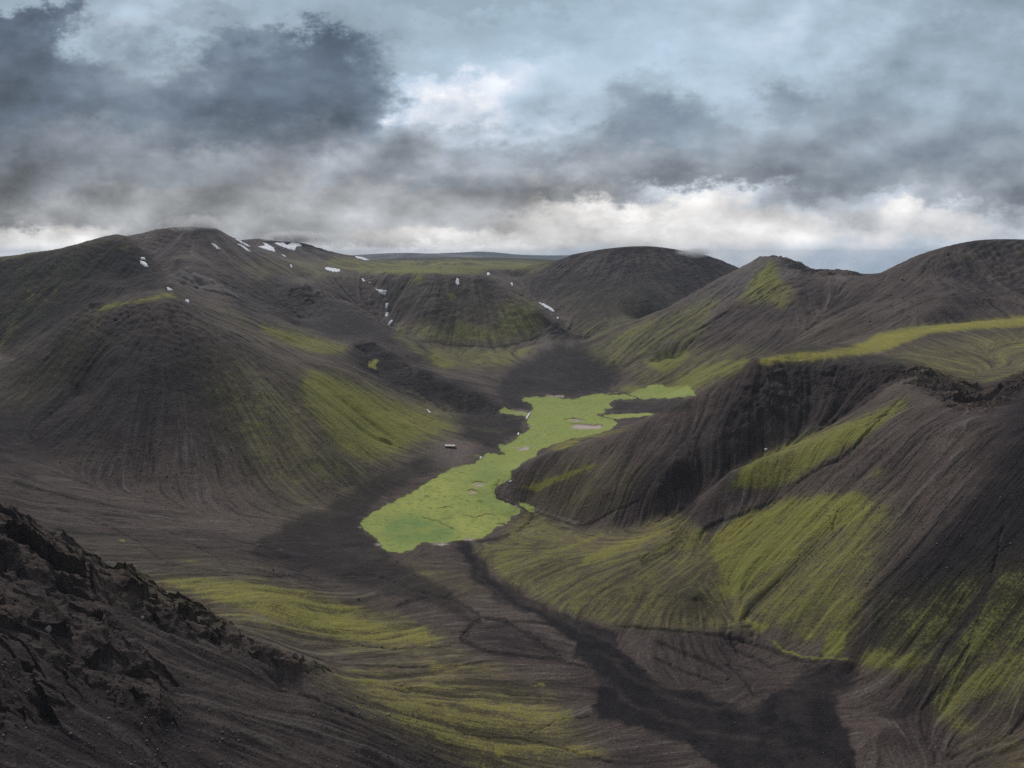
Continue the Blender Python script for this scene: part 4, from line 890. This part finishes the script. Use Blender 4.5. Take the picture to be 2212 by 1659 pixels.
# ================================================================== things lying on the land
def surf(X, Y, CMt=None):
    """point of the visible land under a survey pixel"""
    X = np.atleast_1d(np.asarray(X, float)); Y = np.atleast_1d(np.asarray(Y, float))
    y = depth_at(X, Y, CM); u, q = pix_uq(X, Y); return np.stack([u * y, y, CAMH + q * y], -1)
def snow(lab, pts, fr):
    p = np.array(conv(pts, fr)); st = .6
    x0, y0 = p.min(0) - 3; x1, y1 = p.max(0) + 3
    gx_, gy_ = np.meshgrid(np.arange(x0, x1, st), np.arange(y0, y1, st)); h, w = gx_.shape
    jx = perlin(gx_ / 4, gy_ / 4) * 1.3; jy = perlin(gx_ / 4 + 50, gy_ / 4) * 1.0
    ins = np.zeros((h, w), bool)
    for (ax, ay), (bx, by) in zip(p, np.roll(p, -1, axis=0)):
        if ay == by: continue
        ins ^= ((ay > gy_ + jy) != (by > gy_ + jy)) & (gx_ + jx < (bx - ax) * (gy_ + jy - ay) / (by - ay) + ax)
    W = surf(gx_.ravel(), gy_.ravel()); ok = np.isfinite(W[:, 1]).reshape(h, w); ins &= ok
    if ins.sum() < 6: print('small snow', lab); 
    d = blur(ins.astype(np.float32), 2).ravel(); yy = np.where(np.isfinite(W[:, 1]), W[:, 1], 1000)
    lift = yy * .0007 + np.clip(d - .35, 0, 1) * np.clip(yy * .0012, .5, 2.0)
    V = np.where(np.isfinite(W), W, 0).copy(); V[:, 2] += lift
    I = np.arange(h * w).reshape(h, w); yg = yy.reshape(h, w)
    span = np.maximum.reduce([yg[:-1, :-1], yg[1:, :-1], yg[:-1, 1:], yg[1:, 1:]]) - np.minimum.reduce([yg[:-1, :-1], yg[1:, :-1], yg[:-1, 1:], yg[1:, 1:]])
    c = ins[:-1, :-1] & ins[1:, :-1] & ins[:-1, 1:] & ins[1:, 1:] & (span < yg[:-1, :-1] * .05)
    lab_ = np.where(c, np.arange(c.size).reshape(c.shape), -1)          # keep the one largest connected piece
    for _ in range(400):
        n_ = lab_.copy()
        n_[1:] = np.maximum(n_[1:], lab_[:-1]); n_[:-1] = np.maximum(n_[:-1], lab_[1:]); n_[:, 1:] = np.maximum(n_[:, 1:], lab_[:, :-1]); n_[:, :-1] = np.maximum(n_[:, :-1], lab_[:, 1:])
        n_ = np.where(c, n_, -1)
        if (n_ == lab_).all(): break
        lab_ = n_
    if c.any():
        vals, cnt = np.unique(lab_[c], return_counts=True); c = lab_ == vals[cnt.argmax()]
    F_ = np.stack([I[1:, :-1][c], I[1:, 1:][c], I[:-1, 1:][c], I[:-1, :-1][c]], -1)
    if not len(F_): print('no snow', lab); return
    # skirt that tucks the rim into the ground
    ed = np.concatenate([F_[:, [0, 1]], F_[:, [1, 2]], F_[:, [2, 3]], F_[:, [3, 0]]]); key = {(a, b) for a, b in ed.tolist()}
    rim = np.array([(a, b) for a, b in key if (b, a) not in key])
    low = V.copy(); low[:, 2] -= lift * 2.2
    V2 = np.concatenate([V, low]); n = len(V); Fs = np.stack([rim[:, 1], rim[:, 0], rim[:, 0] + n, rim[:, 1] + n], -1)
    Fa = np.concatenate([F_, Fs]); vid, inv = np.unique(Fa.ravel(), return_inverse=True)
    me = mesh_from('snow_patch', V2[vid], inv.reshape(-1, 4), True, SNOW)
    link('snow_patch', me, label=lab, category='snow patch', group='old snow patches on the slopes')
SN = [
 ('slanting snow sliver near the top of the dark rear hill on the left', [(838,385),(870,393),(895,425),(868,424),(843,405)], '1'),
 ('tiny snow fleck just above the slanting sliver on the rear hill', [(843,367),(868,368),(872,383),(848,381)], '1'),
 ('thin snow sliver at the mossy summit edge of the big scree cone', [(998,546),(1030,556),(1040,568),(1008,567)], '1'),
 ('small round snow spot just right below the cone summit', [(1108,626),(1124,619),(1140,628),(1132,641),(1114,639)], '1'),
 ('short curved snow patch on the cloudy peak, leftmost on that mountain', [(1262,283),(1290,286),(1325,322),(1300,317)], '1'),
 ('long straight snow streak just under the skyline right of the cloudy peak', [(1395,252),(1430,262),(1512,305),(1480,302)], '1'),
 ('long snow streak parallel and below the skyline streak on the cloudy mountain', [(1412,282),(1450,293),(1524,343),(1480,327)], '1'),
 ('broad forked snow field hanging below the left part of the back ridge', [(1570,275),(1602,285),(1645,310),(1652,337),(1600,323),(1543,303),(1590,297)], '1'),
 ('largest jagged snow field high on the back ridge under the cloud', [(1638,280),(1700,277),(1722,294),(1756,276),(1800,284),(1814,301),(1780,306),(1767,327),(1720,317),(1680,301)], '1'),
 ('narrow snow dash just below the forked snow field', [(1683,349),(1720,358),(1712,368)], '1'),
 ('small upright snow fleck on the slope below the snow fields', [(1738,411),(1751,411),(1758,431),(1745,430)], '1'),
 ('long level snow patch on the rise left of the plateau', [(1950,426),(1990,431),(2042,438),(2043,456),(2000,456),(1953,441)], '1'),
 ('snow streak on the skyline where the mountain meets the plateau', [(765,554),(785,556.5),(799,562),(790,564),(770,559)], 'P'),
 ('small tilted snow fleck left above the triangular patch in the gully', [(200,397),(216,397),(228,415),(211,414)], '2'),
 ('tiny flat snow speck beside the tilted fleck at the gully head', [(238,414),(260,417),(258,423),(242,420)], '2'),
 ('triangular snow patch at the top of the gully left of the gullied hill', [(280,457),(320,463),(357,469),(346,497),(325,491)], '2'),
 ('narrow snow strip in the gully directly below the triangular patch', [(348,544),(367,544),(357,573),(344,572)], '2'),
 ('ragged snow strip midway down the gully', [(347,599),(368,598),(360,624),(343,623)], '2'),
 ('lowest slanting snow strip at the mouth of the gully', [(383,641),(394,649),(372,677),(356,674)], '2'),
 ('bright oval snow patch at the top of the gullied hill face', [(773,393),(789,401),(790,426),(779,440),(766,419)], '2'),
 ('small snow fleck at the right shoulder of the gullied hill', [(955,361),(970,361),(978,378),(958,376)], '2'),
 ('grey triangular snow scrap in the notch between gullied hill and blue mountain', [(1092,421),(1115,421),(1109,443)], '2'),
 ('long curved snow ribbon in the ravine at the foot of the broad blue mountain', [(1252,533),(1300,548),(1347,574),(1366,597),(1340,590),(1290,562)], '2'),
 ('small snow scrap below the curved ribbon in the ravine', [(1373,626),(1388,630),(1382,644)], '2'),
 ('thin snow sliver on the scree at the foot of the small black hill', [(591,1180),(606,1183),(623,1203),(605,1200)], '2'),
 ('snow patch on the skyline at the right end of the broad blue mountain', [(496,295),(520,300),(530,310),(503,307)], '3'),
 ('tiny snow sliver at the foot of the cliff beside the green slope', [(646,1416),(682,1414),(660,1427)], '3'),
 ('pale snow streak in the stream bank at the upper left edge of the meadow', [(1206,1200),(1222,1203),(1200,1235),(1184,1245)], '2'),
 ('white snow lump in the bank halfway along the left edge of the meadow', [(1139,1318),(1151,1318),(1149,1336),(1137,1335)], '2'),
 ('white snow speck in the notch of the bank below the low hut', [(912,1466),(930,1462),(926,1474),(914,1476)], '2'),
 ('white snow speck on the right meadow edge at the foot of the bluff', [(1088,1610),(1103,1606),(1103,1615),(1090,1618)], '2'),
]
for a in SN: snow(*a)

# ---- rocks
def rock_mesh(r, seed, n=2):
    import bmesh
    bm = bmesh.new(); bmesh.ops.create_icosphere(bm, subdivisions=n, radius=1)
    g = np.random.default_rng(seed); ax = g.normal(size=(9, 3)); ax /= np.linalg.norm(ax, axis=1)[:, None]; cut = g.uniform(.45, .85, 9); sc = g.uniform(.7, 1.3, 3) * r
    for v in bm.verts:
        p = np.array(v.co)
        for a_, c_ in zip(ax, cut):
            d = p @ a_
            if d > c_: p = p - a_ * (d - c_) * .9
        p *= 1 + .06 * g.normal(); v.co = p * sc
    V = np.array([v.co[:] for v in bm.verts]); Fq = np.array([[v.index for v in f.verts] for f in bm.faces]); bm.free(); return V, Fq
ROCK = simple('rock', (.085, .072, .066), .95, .9, .25); ROCKL = simple('pale_rock', (.20, .18, .165), .95, .9, .25)
BO = [
 ('dark block shaped boulder at the lower end of the crags', 1770, 1002, '5', 1.7, 0), ('small boulder left of the dark block at the lower end of the crags', 1690, 1012, '5', .8, 0),
 ('smallest boulder touching the dark block from the left', 1725, 1016, '5', .6, 0), ('flat boulder at the tip of the brown crag, uphill of the others', 1655, 1002, '5', .8, 0),
 ('pale angular boulder on the brown rock slope at far left', 288, 832, '5', 1.3, 1), ('pale lone boulder on the dark scree between the two crags', 855, 762, '5', .7, 1),
 ('dark boulder on the fan beside the yellow moss spot below the meadow', 520, 500, '6', .9, 0), ('small dark boulder above the fork of the dry channel', 418, 424, '6', .7, 0),
 ('dark stone at the upper edge of the long yellow moss band', 187, 650, '6', .8, 0), ('dark stone under the long yellow moss band', 325, 935, '6', .7, 0),
 ('dark boulder on the black sand left of the yellow moss', 1640, 472, '5', 1.1, 0), ('pale stone on the black sand near the meadow tip', 1690, 352, '5', .8, 1),
 ('pale boulder high on the right hand hill flank', 1478, 403, '3', 3.4, 1), ('pale stone on the brown slope above the lowest moss', 368, 1343, '6', .7, 1)]
for k, (lab, X, Y, fr, r, pale) in enumerate(BO):
    (X, Y), = conv([(X, Y)], fr); w = surf(X, Y)[0]; V, Fq = rock_mesh(r, 50 + k, 3); V = V + w + [0, 0, r * .25]
    me = mesh_from('boulder', V, Fq, False, ROCKL if pale else ROCK); link('boulder', me, label=lab, category='boulder', group='loose boulders on the slopes')
def scatter():
    """loose stones, too many to count, over the scree"""
    base = [rock_mesh(1, 900 + k, 1) for k in range(6)]; VV = []; FF = []; off = 0; PV = []
    zones = [([(150,700),(420,680),(700,850),(820,980),(760,1060),(560,1140),(300,1100),(60,960),(0,850)], 2600, .25, .75, .45), ([(0,1120),(300,1300),(640,1450),(1100,1560),(1250,1659),(0,1659)], 3600, .12, .42, .35),
             ([(560,1150),(820,1180),(1050,1350),(1300,1400),(1800,1450),(2000,1650),(1200,1650),(900,1440)], 900, .15, .4, .3), ([(940,930),(1040,960),(1000,1000),(900,1030),(880,980)], 350, .3, .8, .5),
             ([(1860,860),(2200,900),(2200,1250),(1900,1300),(1700,1200)], 900, .25, .6, .2), ([(1900,600),(2200,560),(2200,660),(1850,700)], 300, .8, 1.8, .4)]
    for poly, n, a, b, pl in zones:
        p = np.array(poly, float); X = rng.uniform(p[:, 0].min(), p[:, 0].max(), n * 3); Y = rng.uniform(p[:, 1].min(), p[:, 1].max(), n * 3); ins = np.zeros(len(X), bool)
        for (ax, ay), (bx, by) in zip(p, np.roll(p, -1, axis=0)):
            if ay != by: ins ^= ((ay > Y) != (by > Y)) & (X < (bx - ax) * (Y - ay) / (by - ay) + ax)
        cl = perlin(X / 60, Y / 60) + .5 * perlin(X / 18, Y / 18); ins &= cl > rng.uniform(-.5, .6, len(X))
        X, Y = X[ins][:n], Y[ins][:n]; W = surf(X, Y)
        for w in W[np.isfinite(W[:, 1])]:
            V, Fq = base[rng.integers(6)]; r = a + (b - a) * rng.random() ** 3; t = rng.uniform(0, 6.3); c, s_ = math.cos(t), math.sin(t)
            R = np.array([[c, -s_, 0], [s_, c, 0], [0, 0, 1]]); VV.append(V @ R.T * r * [1, 1, .8] + w + [0, 0, r * .2]); FF.append(Fq + off); off += len(V)
            PV.append(np.full(len(V), rng.random() < pl, np.float32))
    me = mesh_from('scattered_stones', np.concatenate(VV), np.concatenate(FF), False)
    m, nt, bs = nodes_of('stones'); at = nt.nodes.new('ShaderNodeAttribute'); at.attribute_name = 'pale_stone'
    nt.links.new(mix(nt, at.outputs['Fac'], (.035, .030, .028), (.15, .135, .12)), bs.inputs['Base Color']); bs.inputs['Roughness'].default_value = .95
    me.materials.append(m); q = me.attributes.new('pale_stone', 'FLOAT', 'POINT'); q.data.foreach_set('value', np.concatenate(PV))
    link('scattered_stones', me, kind='stuff', label='countless small loose stones strewn over the dark scree', category='stones')
scatter()

# ---- hut beside the meadow
def box_(x0, x1, y0, y1, z0, z1):
    V = np.array([(x, y, z) for z in (z0, z1) for y in (y0, y1) for x in (x0, x1)], float); F_ = np.array([(0, 2, 3, 1), (4, 5, 7, 6), (0, 1, 5, 4), (2, 6, 7, 3), (0, 4, 6, 2), (1, 3, 7, 5)]); return V, F_
def hut():
    w = surf(973, 966)[0]
    e = bpy.data.objects.new('hut', None); COL.objects.link(e); e.location = w; e.rotation_euler = (0, 0, math.radians(-6))
    e['label'] = 'tiny low dark hut with a pale flat pitched roof on gravel left of the meadow'; e['category'] = 'hut'
    st = simple('hut_stone', (.10, .085, .075), .95, 2.0, .1); rf = simple('hut_roof', (.42, .39, .36), .6, 1.5, .03); dr = simple('hut_door', (.05, .035, .03), .7, 3.0)
    # walls with gables
    V = np.array([(-5, -2.4, -1.2), (5, -2.4, -1.2), (5, 2.4, -1.2), (-5, 2.4, -1.2), (-5, -2.4, 1.9), (5, -2.4, 1.9), (5, 2.4, 1.9), (-5, 2.4, 1.9), (-5, 0, 2.7), (5, 0, 2.7)], float)
    bm_f = [(0, 1, 5, 4), (2, 3, 7, 6), (1, 2, 6, 9, 5), (3, 0, 4, 8, 7), (4, 5, 9, 8), (6, 7, 8, 9), (3, 2, 1, 0)]
    me = bpy.data.meshes.new('wall'); me.from_pydata([tuple(v) for v in V], [], bm_f); me.materials.append(st); link('wall', me, e)
    Vr = []; Fr = []
    for s_ in (-1, 1):
        n = len(Vr); t = .18
        Vr += [(-5.4, s_ * 2.9, 1.76), (5.4, s_ * 2.9, 1.76), (5.4, 0, 2.73), (-5.4, 0, 2.73), (-5.4, s_ * 2.9, 1.76 + t), (5.4, s_ * 2.9, 1.76 + t), (5.4, 0, 2.73 + t), (-5.4, 0, 2.73 + t)]
        Fr += [(n, n + 1, n + 2, n + 3), (n + 4, n + 7, n + 6, n + 5), (n, n + 4, n + 5, n + 1), (n + 1, n + 5, n + 6, n + 2), (n + 3, n + 2, n + 6, n + 7), (n, n + 3, n + 7, n + 4)]
    me = bpy.data.meshes.new('roof'); me.from_pydata(Vr, [], Fr); me.materials.append(rf); link('roof', me, e)
    V, F_ = box_(-.5, .5, -2.46, -2.38, -.1, 1.65); me = mesh_from('door', V, F_, False, dr); link('door', me, e)
hut()
print('done', round(time.time() - T0, 1))

# ================================================================== air
def build_haze():
    v = np.array([(x, y, z) for z in (float(Z.min()) - 3, 345) for y in (-600, 24600) for x in (-25200, 25200)], float)
    f = np.array([(0, 2, 3, 1), (4, 5, 7, 6), (0, 1, 5, 4), (2, 6, 7, 3), (0, 4, 6, 2), (1, 3, 7, 5)])
    me = mesh_from('haze', v, f, False)
    m = bpy.data.materials.new('haze'); m.use_nodes = True; nt = m.node_tree; nt.nodes.clear()
    o = nt.nodes.new('ShaderNodeOutputMaterial'); p = nt.nodes.new('ShaderNodeVolumePrincipled')
    p.inputs['Color'].default_value = (.62, .80, 1.0, 1); p.inputs['Density'].default_value = HAZE; p.inputs['Anisotropy'].default_value = 0
    nt.links.new(p.outputs[0], o.inputs['Volume']); me.materials.append(m)
    link('haze', me, kind='stuff', label='thin pale blue air haze filling the whole valley', category='haze')
HAZE = 0.34e-4
build_haze()
def mist(lab, X, Y, d, rx, ry, rz, dens, seed):
    """a scrap of low cloud clinging to a summit"""
    import bmesh
    u, q = pix_uq(X, Y); bm = bmesh.new(); bmesh.ops.create_icosphere(bm, subdivisions=4, radius=1); me = bpy.data.meshes.new('mist'); bm.to_mesh(me); bm.free()
    o = link('mist', me, kind='stuff', label=lab, category='mist'); o.location = (float(u) * d, d, CAMH + float(q) * d); o.scale = (rx, ry, rz)
    m = bpy.data.materials.new('mist'); m.use_nodes = True; nt = m.node_tree; nt.nodes.clear(); out = nt.nodes.new('ShaderNodeOutputMaterial'); p = nt.nodes.new('ShaderNodeVolumePrincipled')
    tc = nt.nodes.new('ShaderNodeTexCoord'); ln = nt.nodes.new('ShaderNodeVectorMath'); ln.operation = 'LENGTH'; nt.links.new(tc.outputs['Object'], ln.inputs[0])
    geo = nt.nodes.new('ShaderNodeNewGeometry'); n = tex(nt, geo.outputs['Position'], 1.0 / 45, 5, .6)
    k = mth(nt, 'SUBTRACT', mth(nt, 'MULTIPLY', n, 2.1), mth(nt, 'MULTIPLY_ADD', ln.outputs['Value'], .75, .45)); k = mth(nt, 'MULTIPLY', mth(nt, 'MAXIMUM', k, 0.0), dens)
    nt.links.new(k, p.inputs['Density']); p.inputs['Color'].default_value = (.97, .98, 1, 1); p.inputs['Anisotropy'].default_value = .3
    nt.links.new(p.outputs[0], out.inputs['Volume']); m.cycles.volume_step_rate = 1.0 if hasattr(m.cycles, 'volume_step_rate') else 1.0; me.materials.append(m)
mist('thin cloud cap clinging to the highest peak on the left', 430, 486, 1690, 95, 60, 26, .06, 1)
mist('scrap of cloud brushing the snowy back ridge', 640, 512, 2240, 130, 60, 22, .10, 2)
mist('faint cloud wisp on the right shoulder of the broad blue mountain', 1500, 545, 1970, 70, 50, 16, .10, 3)
